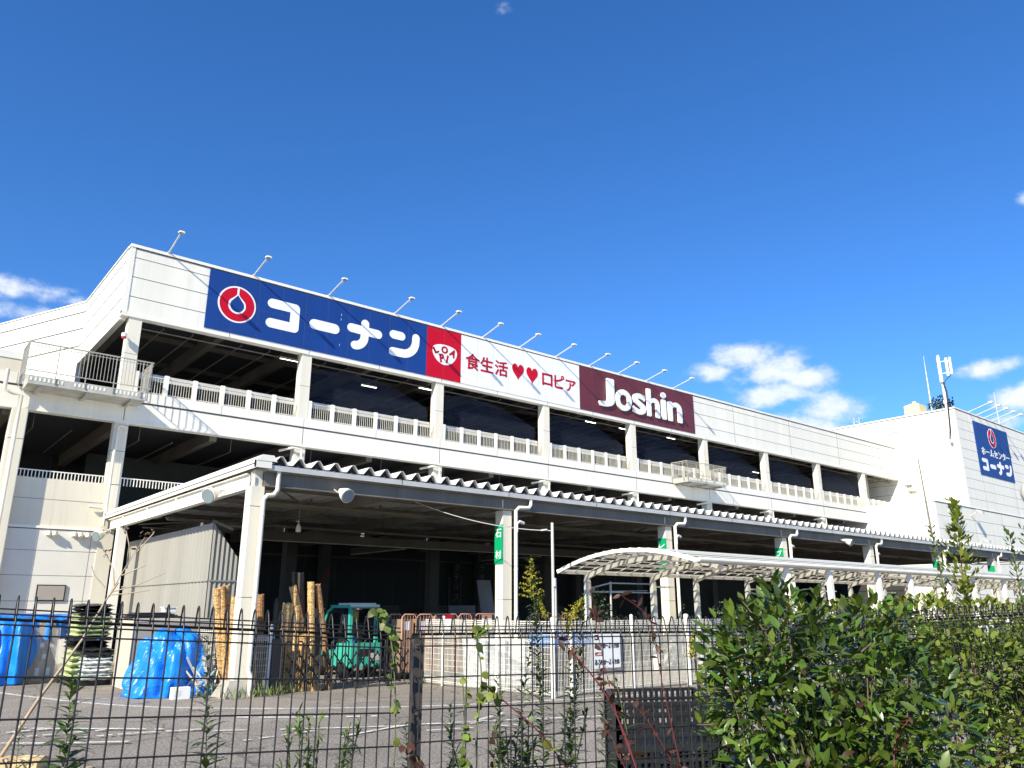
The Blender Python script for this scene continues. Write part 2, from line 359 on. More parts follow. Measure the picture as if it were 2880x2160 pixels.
tag(g.build('white_edge_line',M['paint']),kind='structure')
g=MB()
for i,(pts,w) in enumerate([([(4.3,21.9),(5.32,21.06)],.08),([(6.01,16.24),(7.17,15.29),(8.48,14.43)],.17),([(5.29,14.57),(6.86,13.63),(8.26,12.94)],.12),([(5.29,13.19),(6.65,13.44)],.1),
   ([(6.64,12.53),(8.26,12.94),(9.32,12.36)],.1),([(2.47,17.25),(3.31,16.4),(4.19,15.68)],.12),([(2.38,16.49),(3.15,16.45),(4.2,15.6),(5.3,14.6)],.1),([(2.29,15.8),(3.03,15.74),(3.83,15.74)],.1),([(3.36,15.05),(4.02,15.0),(5.2,14.7)],.1),
   ([(2.22,15.22),(2.85,14.7),(3.8,14.11)],.11),([(8.47,12.72),(9.71,12.27),(11.94,11.34)],.09),([(8.02,12.04),(9.64,11.57)],.09),([(9.3,12.4),(10.5,13.0)],.08)]):
    road_line(g,pts,w,.008+.004*i,.22)
tag(g.build('worn_line_markings',M['paint']),kind='structure')
# ================================================================ STORE BUILDING
F0=34.9; XL=6.95; XR=78.6
S=thing('store_building',(40,F0,0),'long white multi-storey store with open parking decks and dark openings','building')
def hstrip(mb,x0,x1,z,y=F0,t=.03,mi=1): mb.box(x0,x1,y-.004,y+.02,z-t/2,z+t/2,mi)
def vstrip(mb,x,z0,z1,y=F0,t=.03,mi=1): mb.box(x-t/2,x+t/2,y-.0045,y+.02,z0,z1,mi)
b=MB(); b.box(XL,XR,F0,F0+.3,14.42,17.42)
for zz in (16.95,16.04,15.12): hstrip(b,XL+.18,XR,zz)
for x in (19.4,27.4,35.4,43.4,51.35,59.31,67.23,75.14): vstrip(b,x,14.42,17.42)
b.box(XL-.03,XL+.17,F0-.025,F0+.25,14.3,17.42)
b.build('fascia',[M['panel'],M['joint']],S)
b=MB(); b.box(XL-.04,XR,F0-.06,F0+.36,17.42,17.55); b.box(XL-.05,XR,F0-.012,F0+.3,17.36,17.42,1); b.build('coping',[M['white'],M['joint']],S)
b=MB(); b.box(XL-.03,XR,F0-.02,F0+.4,14.2,14.42)
for x in range(11,78,4): vstrip(b,x+.6,14.2,14.42,F0-.02,.02)
b.build('fascia_trim',[M['white'],M['joint']],S)
# return wall and ramp wall at the left end
b=MB(); b.box(XL,XL+.25,F0+.3,43.63,14.1,17.5)
for zz in (16.95,16.04,15.12): b.box(XL-.006,XL+.02,F0+.3,43.63,zz-.025,zz+.025,1)
b.box(XL-.05,XL+.3,F0+.36,43.6,17.5,17.57); b.build('return_wall',[M['panel'],M['joint']],S)
b=MB(); p0=V((XL,43.63,0)); p1=V((-2.4,65,0)); d=(p1-p0).normalized(); nn=V((d.y,-d.x,0)); nn=nn if nn.x>0 else -nn
def rampquad(z0,z1,o0,o1,mi,l0=0,l1=None):
    a=p0+d*l0; c=p1 if l1 is None else p0+d*l1
    b.hexa([a+nn*o0+V((0,0,z0)),c+nn*o0+V((0,0,z0)),c+nn*o1+V((0,0,z0)),a+nn*o1+V((0,0,z0)),a+nn*o0+V((0,0,z1)),c+nn*o0+V((0,0,z1)),c+nn*o1+V((0,0,z1)),a+nn*o1+V((0,0,z1))],mi)
rampquad(12.2,17.5,0,.3,0); rampquad(17.5,17.57,-.05,.35,0)
for zz in (16.97,16.04,15.08): rampquad(zz-.035,zz+.035,-.006,.02,1)
rampquad(12.2,17.4,-.0045,.02,1,4.9,4.925)
b.build('ramp_wall',[M['panel'],M['joint']],S)
# roof, ceilings, slabs
b=MB(); b.box(XL+.25,XR,F0+.3,70,16.6,17.2); b.build('roof_slab',M['palewall'],S)
b=MB(); b.box(XL+.25,XR,F0+.4,70,14.95,15.0); 
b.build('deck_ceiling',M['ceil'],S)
b=MB()
for k in range(19): x=7.5+4*k; b.box(x-.16,x+.16,F0+.42,70,14.32,14.94) if x<XR else None
for k in range(8): y=F0+4.2+4.4*k; b.box(XL+.3,XR,y-.06,y+.06,14.7,14.94)
b.build('ceiling_beam',M['beam'],S)
b=MB()
for k in range(9):
    x=7.3+8.0*k
    for q in (1.6,2.9,5.2,6.6): b.tube([(x+q,F0+.8,14.2),(x+q,F0+9,14.2)],.03,5); b.tube([(x+q,F0+.8,14.2),(x+q,F0+.8,14.9)],.02,5)
b.tube([(XL+.8,F0+.9,14.05),(XR,F0+.9,14.05)],.035,6); b.build('ceiling_pipe',M['rust'],S)
b=MB(); b.box(-12,71.1,F0+.32,70,9.95,10.3); b.build('parking_floor',M['floor'],S)
b=MB(); b.box(-12,71.1,F0+.35,70,9.86,9.9); b.build('lower_ceiling',M['ceil'],S)
b=MB()
for k in range(23): x=-8.5+4*k; b.box(x-.16,x+.16,F0+.4,55,9.3,9.85) if x<71 else None
b.build('lower_ceiling_beam',M['beam'],S)
b=MB()
for k in range(20):
    x=-4.6+4*k
    if x<70:
        b.tube([(x+1.1,F0+.9,9.0),(x+1.1,F0+7,9.0)],.025,5); b.tube([(x+1.1,F0+.9,9.0),(x+1.1,F0+.9,9.8)],.02,5); b.tube([(x+2.5,F0+.9,9.1),(x+2.5,F0+7,9.1)],.025,5)
b.tube([(4,F0+9,8.2),(70,F0+9,8.2)],.05,6); b.tube([(4,F0+9,8.5),(70,F0+9,8.5)],.03,6); b.build('lower_ceiling_pipe',M['beam'],S)
b=MB(); b.box(-12,71,F0+12,F0+12.3,5.2,9.86)
for k in range(40): b.box(-11+2*k,-10.98+2*k,F0+11.996,F0+12.01,5.2,9.8,1)
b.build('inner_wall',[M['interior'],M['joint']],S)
b=MB(); b.box(XL,XR,64,64.3,10.3,14.95)
for k in range(14): b.box(9+5*k,9.04+5*k,63.995,64.01,10.3,14.9,1)
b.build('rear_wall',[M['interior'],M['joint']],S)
b=MB(); b.box(72.6,72.9,F0+.4,64,10.3,14.95); b.build('end_wall',M['greyblue'],S)
# slab band with curb
b=MB(); b.box(-12,71.1,F0,F0+.35,9.62,10.41); b.box(-12,71.1,F0+.012,F0+.35,10.41,10.5,1); b.box(-12,71.1,F0-.02,F0+.35,10.5,10.93)
b.box(-12,71.1,F0-.03,F0+.4,9.52,9.62)
for k in range(11): vstrip(b,-8.4+8*k,9.62,10.41)
for k in range(20): vstrip(b,-8.4+4*k,10.5,10.93,F0-.02,.012)
b.build('deck_edge_band',[M['panel'],M['joint']],S)
# columns on the parking deck
for k in range(9):
    x=7.27+8.0*k; c=MB(); c.box(x,x+.53,F0+.04,F0+.52,10.93,14.2); c.box(x-.004,x+.534,F0+.036,F0+.5,12.55,12.566,1); c.build('column',[M['cream'],M['joint']],S)
# guard rails, one bay each
for k in range(9):
    x0=7.27+8.0*k+.57; x1=x0+7.4
    if k==8: x1=78.2
    gr=MB(); n=6; w=(x1-x0)/n
    for i in range(n):
        a=x0+i*w+.16; e=x0+(i+1)*w-.06
        for zz in (11.0,11.72): gr.box(a,e,F0+.10,F0+.135,zz-.02,zz+.02)
        m=int((e-a)/.11)
        for j in range(m+1): xx=a+(e-a)*j/m; gr.box(xx-.010,xx+.010,F0+.105,F0+.125,11.0,11.72)
    gr.box(x0-.02,x1,F0+.55,F0+.6,11.66,11.80); gr.box(x0-.02,x1,F0+.55,F0+.6,11.84,11.96)
    ro=gr.build('guard_rail',M['deckrail'],S)
    for i in range(n): p=MB(); xx=x0+i*w+.06; p.box(xx-.09,xx+.09,F0+.05,F0+.16,10.93,11.86); p.build('rail_post',M['white'],ro)
# bird nets sagging in the openings
for k in range(1,8):
    x0=7.27+8.0*k+.6; x1=x0+7.3; b=MB(); pts=[(x0,F0+.7,11),(x1,F0+.7,11)]
    for i in range(13): t=i/12; pts.append((x1-(x1-x0)*t,F0+.7,12.4+1.5*math.sin(math.pi*min(1,t*.62+.08))))
    b.poly(pts,(0,.006,0)); b.build('bird_net',M['net'],S)
# lower storey at the left
b=MB(); b.box(4.15,7.42,F0+.05,F0+.35,0,6.93)
for zz in (6.12,4.17,3.24): hstrip(b,4.15,7.42,zz,F0+.05,.016)
b.box(4.15,7.42,F0-.0,F0+.06,5.0,5.1,2); b.box(4.15,7.42,F0+.047,F0+.06,4.96,5.0,1)
b.build('lower_wall',[M['creamwall'],M['joint'],M['white']],S)
b=MB(); b.box(4.15,7.42,F0+.044,F0+.3,0.02,4.958)
for zz in (4.17,3.24,2.3): hstrip(b,4.15,7.42,zz,F0+.044,.016)
for x in (5.2,7.05): vstrip(b,x,0,4.95,F0+.044,.012)
b.build('wainscot',[M['palewall'],M['joint']],S)
b=MB(); b.box(-12,3.6,F0+.05,F0+.35,0,6.93); hstrip(b,-12,3.6,6.12,F0+.05); b.build('lower_wall',[M['creamwall'],M['joint']],S)
for x in (-.3,3.6,7.29):
    b=MB(); b.box(x,x+.54,F0-(.24 if x<7 else -.02),F0+.5,0 if x<7 else 6.93,9.52); b.box(x-.003,x+.543,F0-.243 if x<7 else F0+.017,F0+.4,8.3,8.32,1)
    b.build('lower_column',[M['cream'],M['joint']],S)
b=MB(); b.box(7.3,7.85,F0+.02,F0+.5,0,6.9); b.build('lower_column',M['cream'],S)
for k in range(1,9):
    x=7.27+8*k; b=MB(); b.box(x,x+.54,F0+.05,F0+.55,6.0,9.52,0); b.box(x,x+.54,F0+.05,F0+.55,0,5.998,1); b.build('lower_column',[M['cream'],M['colshade']],S)  # lower part of the cream column has canopy shade put into its colour
for x0,x1 in ((.24,3.6),(4.14,7.28),(7.85,12.5)):
    b=MB(); b.box(x0,x1,F0+.09,F0+.13,7.2,7.24)
    n=int((x1-x0)/.125)
    for i in range(n+1): xx=x0+(x1-x0)*i/n; b.box(xx-.016,xx+.016,F0+.09,F0+.12,6.9,7.2)
    b.build('lower_guard_rail',M['white'],S)
# left parapet beside the balcony
b=MB(); b.box(-12,3.7,F0+.0,F0+.25,10.93,11.48); b.build('left_parapet',M['creamwall'],S)
b=MB(); b.box(-12,3.72,F0-.03,F0+.3,11.48,11.76); b.build('left_parapet_cap',M['white'],S)
# balconies
def balcony(x0,x1,y0,z0):
    bl=MB(); bl.box(x0+.15,x1-.12,y0,F0-.03,z0,z0+.08); bl.box(x0+.15,x1-.12,y0,y0+.08,z0+.08,z0+.32)
    n=int((x1-x0)/.15)
    bl.box(x0+.15,x0+.23,y0+.08,F0-.03,z0+.08,z0+.32); bl.box(x1-.2,x1-.12,y0+.08,F0-.03,z0+.08,z0+.32)
    for i in range(3): xx=x0+.6+i*(x1-x0-1.2)/2; bl.box(xx-.06,xx+.06,y0+.08,F0-.04,z0-.1,z0)
    for i in range(n):
        if i%10<8: bl.box(x0+.2+i*.15,x0+.27+i*.15,y0-.012,y0-.002,z0+.13,z0+.27,1)
    bo=bl.build('balcony',[M['balc'],M['white']],S)
    r=MB(); zt=11.88
    def run(a,c):
        a=V(a);c=V(c); L=(c-a).length; m=int(L/.125)
        r.bar(a+V((0,0,zt)),c+V((0,0,zt)),.05,.045); r.bar(a+V((0,0,zt-.12)),c+V((0,0,zt-.12)),.02,.02); r.bar(a+V((0,0,z0+.52)),c+V((0,0,z0+.52)),.03,.035)
        for i in range(m+1):
            p=a+(c-a)*i/m; h=.034 if i%8 in (0,) else .018
            r.bar(p+V((0,0,z0+(.1 if i%8==0 else .5))),p+V((0,0,zt)),h,h)
    run((x0,y0-.03,0),(x1,y0-.03,0)); run((x0,F0-.05,0),(x0,y0-.03,0)); run((x1,F0-.05,0),(x1,y0-.03,0))
    r.build('balcony_rail',M['railgrey'],bo)
balcony(3.66,8.15,33.5,10.25); balcony(43.3,47.85,33.5,10.45)
# drain pipes
def pipe(name,pts,r,parent,mat='pvc'): q=MB(); q.tube(pts,r,8); return q.build(name,M[mat],parent)
pipe('drain_pipe',[(3.2,F0-.45,10.9),(3.2,F0-.45,10.1),(3.5,F0-.45,10.0),(3.78,F0-.45,9.95),(3.78,F0-.45,6.2),(3.78,F0-.45,6.2),(3.78,F0-.45,0)],.075,S)
pipe('drain_pipe',[(7.75,F0-.2,9.3),(7.45,F0-.2,9.35),(7.38,F0-.2,9.2),(7.38,F0-.2,5.7)],.065,S)
pipe('drain_pipe',[(6.75,F0-.12,5.95),(7.25,F0-.12,5.92),(7.38,F0-.12,5.8),(7.38,F0-.12,5.2)],.06,S)
for k in range(1,8):
    x=7.27+8*k; pipe('drain_pipe',[(x-.55,F0+.55,9.3),(x-.2,F0-.1,9.38),(x+.28,F0-.1,9.38),(x+.28,F0-.1,6)],.06,S,'white')
for x in (5.42,5.62,6.3,6.52,6.78):
    q=MB(); q.tube([(x+.1,F0+.05,4.8),(x+.1,F0-.12,4.82)],.1,10); q.tube([(x+.1,F0-.1,4.86),(x+.1,F0-.16,4.72)],[.11,.09],10); q.build('vent_hood',M['offwhite'],S)
q=MB(); q.tube([(7.25,F0+.0,13.25),(7.12,F0-.2,13.3)],.03,6); q.tube([(7.12,F0-.18,13.33),(7.12,F0-.18,13.18)],.11,10,0); q.tube([(7.12,F0-.18,13.18),(7.12,F0-.18,13.1)],.1,10,1); q.build('alarm_lamp',[M['white'],M['redlens']],S)
# ceiling tubes that are lit
for i,(x,y) in enumerate([(14.6,F0+1.2),(20.2,F0+3.0),(23.0,F0+1.4),(36.2,F0+1.3),(39.5,F0+1.3),(9.5,F0+9.5),(44.5,F0+1.2),(62.5,F0+6)]):
    q=MB(); q.box(x,x+1.0,y-.06,y+.06,14.13,14.2,1); q.box(x+.03,x+.97,y-.02,y+.02,14.09,14.13,0)
    if i==5: q=MB(); q.box(x,x+.5,y-.03,y+.03,12.3,12.36,0)
    single(q,'tube_lamp',[M['lit'],M['white']],['lit ceiling tube left of the second upper column','long lit ceiling tube in the second upper bay','lit ceiling tube at the right end of the second upper bay','small lit ceiling tube under the maroon sign left','small lit ceiling tube under the maroon sign middle','tiny lit tube low over the parking rail in the first bay','lit ceiling tube above the small right balcony','lit ceiling tube in the last but one upper bay'][i],'ceiling lamp','lit tubes under the parking ceiling')
# first floor interior under the canopy
b=MB(); b.box(8,79,43.2,43.5,0,9.5)
for k in range(30): b.box(8+2*k,8.02+2*k,43.195,43.21,0,5,1)
b.box(8,79,43.18,43.2,4.9,5.0,2)
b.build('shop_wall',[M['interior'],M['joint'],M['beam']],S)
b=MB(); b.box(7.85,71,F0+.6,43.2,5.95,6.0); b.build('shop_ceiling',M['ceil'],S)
for k in range(8):
    b=MB(); x=7.6+4*k; b.box(x-.12,x+.12,F0+.1,43,5.45,5.94); b.build('shop_beam',M['rust'],S)
for x in (20.7,32.0,41,50): b=MB(); b.box(x,x+.55,42.4,42.9,0,5.9); b.build('shop_column',M['colshade'],S)
for i,x in enumerate((24.2,28.2,33.2,38)):
    b=MB()
    for j in range(10): b.box(x,x+2.2,43.0,43.18,.6+j*.16,.6+j*.16+.13)
    b.build('louver_shutter',M['beam'],S)
for x in (13.3,19,29.5):
    b=MB(); b.box(x,x+.1,42.2,42.3,0,4); b.box(x+.9,x+1,42.2,42.3,0,4)
    for zz in (1.5,2.4,3.4): b.box(x+.1,x+.9,42.2,42.3,zz,zz+.08)
    single(b,'stock_rack',M['black'],{13.3:'dark stock rack in the shade behind the bamboo blinds',19:'dark stock rack in the shade behind the forklift',29.5:'dark stock rack in the shade under the curved walkway'}[x],'rack','dark stock racks under the canopy')
# poster and vertical lettering on the dim columns
b=MB(); b.box(20.72,21.23,42.36,42.395,3.3,4.9,0)
for j in range(9): b.box(20.76+.05*j,20.80+.05*j,42.35,42.362,3.4+.13*(j*5%9),3.7+.13*(j*5%9),1+j%2)
single(b,'poster',[M['brownboard'],M['dred'],M['darkleaf']],'dark tall poster with red and green marks on a dim column','poster')
for xx,yy,ll in ((32.08,42.36,'dim column lettering nearer to the green stone sign'),(30.2,42.6,'dim column lettering behind and left of the other one')):
    b=MB(); b.box(xx-.02,xx+.46,yy,yy+.03,2.2,5.0,0)
    for i,ch in enumerate('ラティス'): text_fit(b,ch,(xx+.04,yy-.004,4.35-.62*i),(1,0,0),(0,0,1),.36,.42 if ch!='ィ' else .3,1,.015)
    single(b,'column_sign',[M['interior'],M['rust']],ll,'sign')
# ================================================================ SIGNS ON THE FASCIA
UX=(1,0,0); UZ=(0,0,1); YS=F0-.05
def board(name,x0,x1,z0,z1,mat,label,y=F0):
    s=thing(name,((x0+x1)/2,y-.01,z0),label,'sign'); q=MB(); q.box(x0,x1,y-.05,y-.005,z0,z1); k=max(1,round((x1-x0)/1.22))
    for i in range(1,k): xx=x0+(x1-x0)*i/k; q.box(xx-.004,xx+.004,y-.0508,y-.0495,z0+.03,z1-.03,1)
    q.box(x0,x1,y-.0507,y-.0495,(z0+z1)/2-.004,(z0+z1)/2+.004,1)
    q.build('sign_board',[mat,M['joint']],s); return s
def logo(s,cx,cz,r,y,kx=1.0):
    def C(rr,n=48): return [(math.cos(2*math.pi*i/n)*rr*kx,math.sin(2*math.pi*i/n)*rr) for i in range(n)]
    def drop(k):
        p=arc(0,-.06*r,.46*r*k,-215,35,26)
        tip=.56*r*k-.0*r
        e=p[-1]; st=p[0]
        p+= [(e[0]*.62,e[1]+.13*r),(e[0]*.25,e[1]+.27*r),(0,e[1]+.46*r*k),(st[0]*.25,e[1]+.27*r),(st[0]*.62,e[1]+.13*r)]
        return [(a*kx,c) for a,c in p]
    o=(cx,y,cz)
    q=MB(); plate(q,C(r),o,UX,UZ,.012); q.build('ring_border',M['signwhite'],s)
    q=MB(); plate(q,C(r*.915),o,UX,UZ,.018); q.build('red_ring',M['red'],s)
    q=MB(); plate(q,drop(1.0),o,UX,UZ,.024); plate(q,[(-.05*r*kx,.3*r),(.05*r*kx,.3*r),(.05*r*kx,.95*r),(-.05*r*kx,.95*r)],o,UX,UZ,.0235); q.build('drop_border',M['signwhite'],s)
    q=MB(); plate(q,drop(.79),o,UX,UZ,.030); q.build('drop_center',M['blue'],s)
def konan(s,o,sc_x,sc_z,w,y):
    """the four round katakana; unit frame as measured on the big sign"""
    def T(p): return [((a-13.24)*sc_x,(c-14.97)*sc_z) for a,c in p]
    G=[[('ko',[(13.5,16.38),(14.69,16.38),(14.69,15.37),(13.48,15.37)],.48)],
       [('bar',[(15.75,15.83),(16.88,15.83)],.53)],
       [('na',[(17.82,16.13),(19.41,16.10)],.48),('na',[(18.61,16.52),(18.61,15.8)]+arc(18.05,15.78,.56,0,-88,8),.46)],
       [('n',[(20.35,16.33),(20.86,16.33)],.48),('n',[(21.79,16.43)]+arc(20.95,16.2,.83,0,-84,9)+[(20.34,15.36)],.47)]]
    for gl in G:
        q=MB()
        for i,(nm,p,w0) in enumerate(gl):
            plate(q,stroke(T(p),w0*w),(o[0],y-.004*i,o[1]),UX,UZ,.016)
        q.build('letter',M['signwhite'],s)
s=board('store_sign',10.4,22.52,14.42,17.34,M['blue'],'long blue store sign with red ring emblem and round white katakana')
logo(s,11.79,15.88,.91,YS); konan(s,(13.24,14.97),1,1,1,YS)
q=MB()
for xx,zz in ((17.2,16.75),(17.2,16.5),(17.2,15.1)): q.box(xx,xx+.012,YS-.004,YS+.01,zz-.12,zz)
q.build('scratch',M['signwhite'],s)
s=board('emblem_sign',22.52,24.88,14.42,17.34,M['red'],'red square sign with white fan shaped emblem between blue and white signs')
q=MB(); fan=[(-.84,.0),(-.82,.14),(-.74,.26),(-.55,.36),(-.3,.42),(0,.44),(.3,.42),(.55,.37),(.74,.28),(.83,.16),(.85,.02),(.80,-.2),(.68,-.40),(.48,-.60),(.22,-.73),(0,-.76),(-.22,-.73),(-.48,-.60),(-.68,-.40),(-.80,-.2)]
plate(q,fan,(23.74,YS,16.02),UX,UZ,.01); q.build('fan_shape',M['signwhite'],s)
for ch,x,z,w,h,r in (('L',23.0,15.88,.27,.34,.5),('O',23.52,15.96,.40,.38,0),('A',24.12,15.84,.36,.42,-.45),('P',23.42,15.40,.26,.46,.2),('I',23.86,15.40,.1,.46,-.2)):
    q=MB(); text_fit(q,ch,(x,YS-.014,z),UX,UZ,w,h,0,0,.006,r,.032 if ch!='I' else .012); q.build('letter',M['dred'],s)
s=board('slogan_sign',24.88,34.40,14.42,17.34,M['signwhite'],'long white sign with red kanji, two red hearts and katakana')
for ch,x0,x1,z0,z1 in (('食',25.22,26.25,15.37,16.37),('生',26.32,27.27,15.42,16.35),('活',27.38,28.38,15.40,16.35),('ロ',31.16,32.03,15.47,16.27),('ピ',32.2,33.06,15.46,16.38),('ア',33.18,34.08,15.43,16.2)):
    q=MB(); text_fit(q,ch,(x0,YS-.008,z0),UX,UZ,x1-x0-.04,z1-z0-.04,0,0,.008,0,.022); q.build('letter',M['dred'],s)
def heart(cx,cz,w,h):
    p=[]
    for i in range(40):
        t=2*math.pi*i/40; x=16*math.sin(t)**3; y=13*math.cos(t)-5*math.cos(2*t)-2*math.cos(3*t)-math.cos(4*t)
        p.append((x/32*w,(y+2.5)/29*h))
    q=MB(); plate(q,p[::-1],(cx,YS,cz),UX,UZ,.012); q.build('heart',M['red'],s)
heart(29.17,15.88,.94,1.05); heart(30.31,15.86,.94,1.05)
s=board('electronics_sign',34.40,46.28,14.42,17.36,M['maroon'],'maroon sign with raised bold white lettering at the right of the row')
xs=[('J',36.04,37.56,14.92,16.95),('o',37.67,39.28,14.9,16.41),('s',39.38,40.76,14.9,16.41),('h',40.88,42.24,14.94,16.95),('i',42.43,42.98,14.94,16.95),('n',43.16,44.72,14.94,16.41)]
for ch,x0,x1,z0,z1 in xs:
    q=MB(); text_fit(q,ch,(x0+.07,YS-.10,z0+.07),UX,UZ,x1-x0-.14,z1-z0-.14,0,0,.05,0,.07)
    q.build('letter',M['signwhite'],s)
# lamps on arms above the signs
lampx=[8.49,12.46,16.44,20.41,23.5,26.5,29.4,32.4,35.45,38.25,41.12,44.14]
where=['above the bare white panel at the left end','above the ring emblem of the blue sign','above the middle of the blue sign','above the last letter of the blue sign','above the red fan sign','above the first kanji','above the kanji next to the hearts','above the space between hearts and katakana','above the left edge of the maroon sign','above the left letters of the maroon sign','above the middle of the maroon sign','above the right end of the maroon sign']
proto=None
for i,x in enumerate(lampx):
    if proto is None:
        proto=thing('sign_lamp',(x,F0-.02,17.55),'thin arm lamp '+where[0],'sign lamp','arm lamps along the top of the signs')
        q=MB(); q.box(x-.06,x+.06,F0-.1,F0+.1,17.552,17.6); q.bar((x,F0,17.58),(x,F0-1.62,17.93),.05,.055); q.build('arm',M['galv'],proto)
        q=MB(); q.hexa([(x-.12,F0-1.86,17.88),(x+.12,F0-1.86,17.88),(x+.12,F0-1.58,17.92),(x-.12,F0-1.58,17.92),(x-.09,F0-1.83,17.96),(x+.09,F0-1.83,17.96),(x+.1,F0-1.56,18.0),(x-.1,F0-1.56,18.0)]); q.box(x-.09,x+.09,F0-1.8,F0-1.64,17.865,17.882,1); q.tube([(x,F0-1.6,17.9),(x+.02,F0-1.62,17.78),(x,F0-1.5,17.74),(x,F0-1.4,17.86)],.012,5,1); q.build('lamp_head',[M['offwhite'],M['glass']],proto)
        o=proto
    else:
        o=copy_tree(proto,None,(x-lampx[0],0,0)); o['label']='thin arm lamp '+where[i]
# solar panel rows at the roof edge
for i,(a,e) in enumerate(((45.1,54.3),(56.0,64.4),(65.2,72.1))):
    s=thing('solar_panel_row',((a+e)/2,F0+.6,17.3),['low solar panel row on the roof edge right of the maroon sign','middle low solar panel row on the roof edge','right hand low solar panel row on the roof edge near the tower'][i],'solar panels','solar panel rows on the roof')
    q=MB(); q.hexa([(a,F0+.4,17.68),(e,F0+.4,17.68),(e,F0+2.0,17.98),(a,F0+2.0,17.98),(a,F0+.4,17.72),(e,F0+.4,17.72),(e,F0+2.0,18.02),(a,F0+2.0,18.02)]); q.build('panel',M['solar'],s)
    q=MB(); n=int((e-a)/1.3)
    for j in range(n+1): x=a+(e-a)*j/n; q.box(x-.03,x+.03,F0+.38,F0+.44,17.5,17.74); q.bar((x,F0+.385,17.71),(x,F0+2.02,18.03),.06,.06)
    for j in range(n): x=a+(e-a)*(j+.2)/n; q.box(x,x+(e-a)/n*.6,F0+.375,F0+.4,17.69,17.75)
    q.build('frame',M['white'],s)
# ================================================================ TOWER BLOCK
YT=28.81
T=thing('tower_block',(90,YT,0),'tall white panelled block at the right end with a low front part','building')
b=MB(); b.box(XR,118,YT,62,11.0,20.42)
for k in range(1,11):
    zz=20.42-.95*k; b.box(XR,118,YT-.004,YT+.02,zz-.014,zz+.014,1); b.box(XR-.004,XR+.02,YT,62,zz-.014,zz+.014,1)
for x in (82.9,91,99,107): vstrip(b,x,11,14.4,YT,.02)
for y in (33.9,): b.box(XR-.0045,XR+.02,y-.012,y+.012,11,20.4,1)
b.box(XR-.02,XR+.22,YT-.02,YT+.22,11.0,20.42); b.build('tower_wall',[M['panel'],M['joint']],T)
b=MB(); b.box(XR-.06,118,YT-.06,62,20.42,20.55); b.box(XR-.05,118,YT-.03,62,20.36,20.42,1); b.build('coping',[M['white'],M['joint']],T)
b=MB(); b.box(71.1,XR-.002,YT,F0+2,4.6,10.93); b.box(71.1,XR-.002,YT,31.7,0,4.6); b.box(71.9,72.1,31.7,F0+9,0,4.6,2); b.box(XR,118,YT+.002,60,0,10.98)
for k in range(1,9):
    zz=10.93-1.15*k; b.box(71.1,118,YT-.004,YT+.02,zz-.014,zz+.014,1); b.box(71.096,71.12,YT,F0+2,zz-.014,zz+.014,1)
for x in (75,79.2,86,94): vstrip(b,x,0,10.9,YT,.02)
b.box(71.08,71.3,YT-.02,YT+.2,0,10.93); b.build('low_wall',[M['panel'],M['joint'],M['interior']],T)
b=MB(); b.box(71.04,118,YT-.05,YT+.2,10.93,11.02); b.box(71.04,71.3,YT+.2,F0,10.93,11.02); b.box(71.05,118,YT-.03,YT+.1,10.87,10.93,1); b.build('low_coping',[M['white'],M['joint']],T)
for x,zz in ((73.6,10.2),(78.5,10.2),(78.9,7.6)):
    q=MB(); q.bar((x,YT,zz),(x,YT-.7,zz+.35),.06,.06); q.hexa([(x-.25,YT-1.1,zz+.05),(x+.25,YT-1.1,zz+.05),(x+.25,YT-.6,zz+.3),(x-.25,YT-.6,zz+.3),(x-.3,YT-1.1,zz+.3),(x+.3,YT-1.1,zz+.3),(x+.3,YT-.6,zz+.5),(x-.3,YT-.6,zz+.5)])
    single(q,'wall_floodlight',M['galv'],{(73.6):'wall floodlight at the left corner of the low block','78.5':'', 78.5:'upper wall floodlight below the tower corner',78.9:'lower wall floodlight below the tower corner'}[x],'floodlight','floodlights on the low block')
q=MB()
for dx in (0,.55): q.tube([(XR-.2,38.6-dx,17.6),(XR-.2,38.6-dx,21.2),(XR+.6,38.6-dx,21.2)],.04,6)
for j in range(9): q.tube([(XR-.2,38.05,17.7+j*.33),(XR-.2,38.6,17.7+j*.33)],.025,5)
for j in range(3): q.tube([(XR-.2,38.05,19.6+.5*j),(XR-.75,38.05,19.7+.5*j),(XR-.75,38.6,19.7+.5*j),(XR-.2,38.6,19.6+.5*j)],.03,5)
q.build('roof_ladder',M['galv'],T)
pipe('roof_pipe',[(XR-.2,35.6,17.6),(XR-.2,35.6,19.0),(XR-.2,34.5,19.15),(XR-.2,34.2,19.0),(XR-.2,34.2,12.5)],.06,T,'white')
pipe('conduit',[(XR-.08,34.0,20.3),(XR-.08,34.0,11)],.04,T,'white'); pipe('conduit',[(XR-.08,29.6,18),(XR-.08,29.6,11.1)],.05,T,'white')
q=MB(); q.box(XR-.5,XR-.02,33.6,34.2,13.6,14.1); q.box(XR-.4,XR-.02,33.3,34.0,13.0,13.3); q.build('cable_box',M['offwhite'],T)
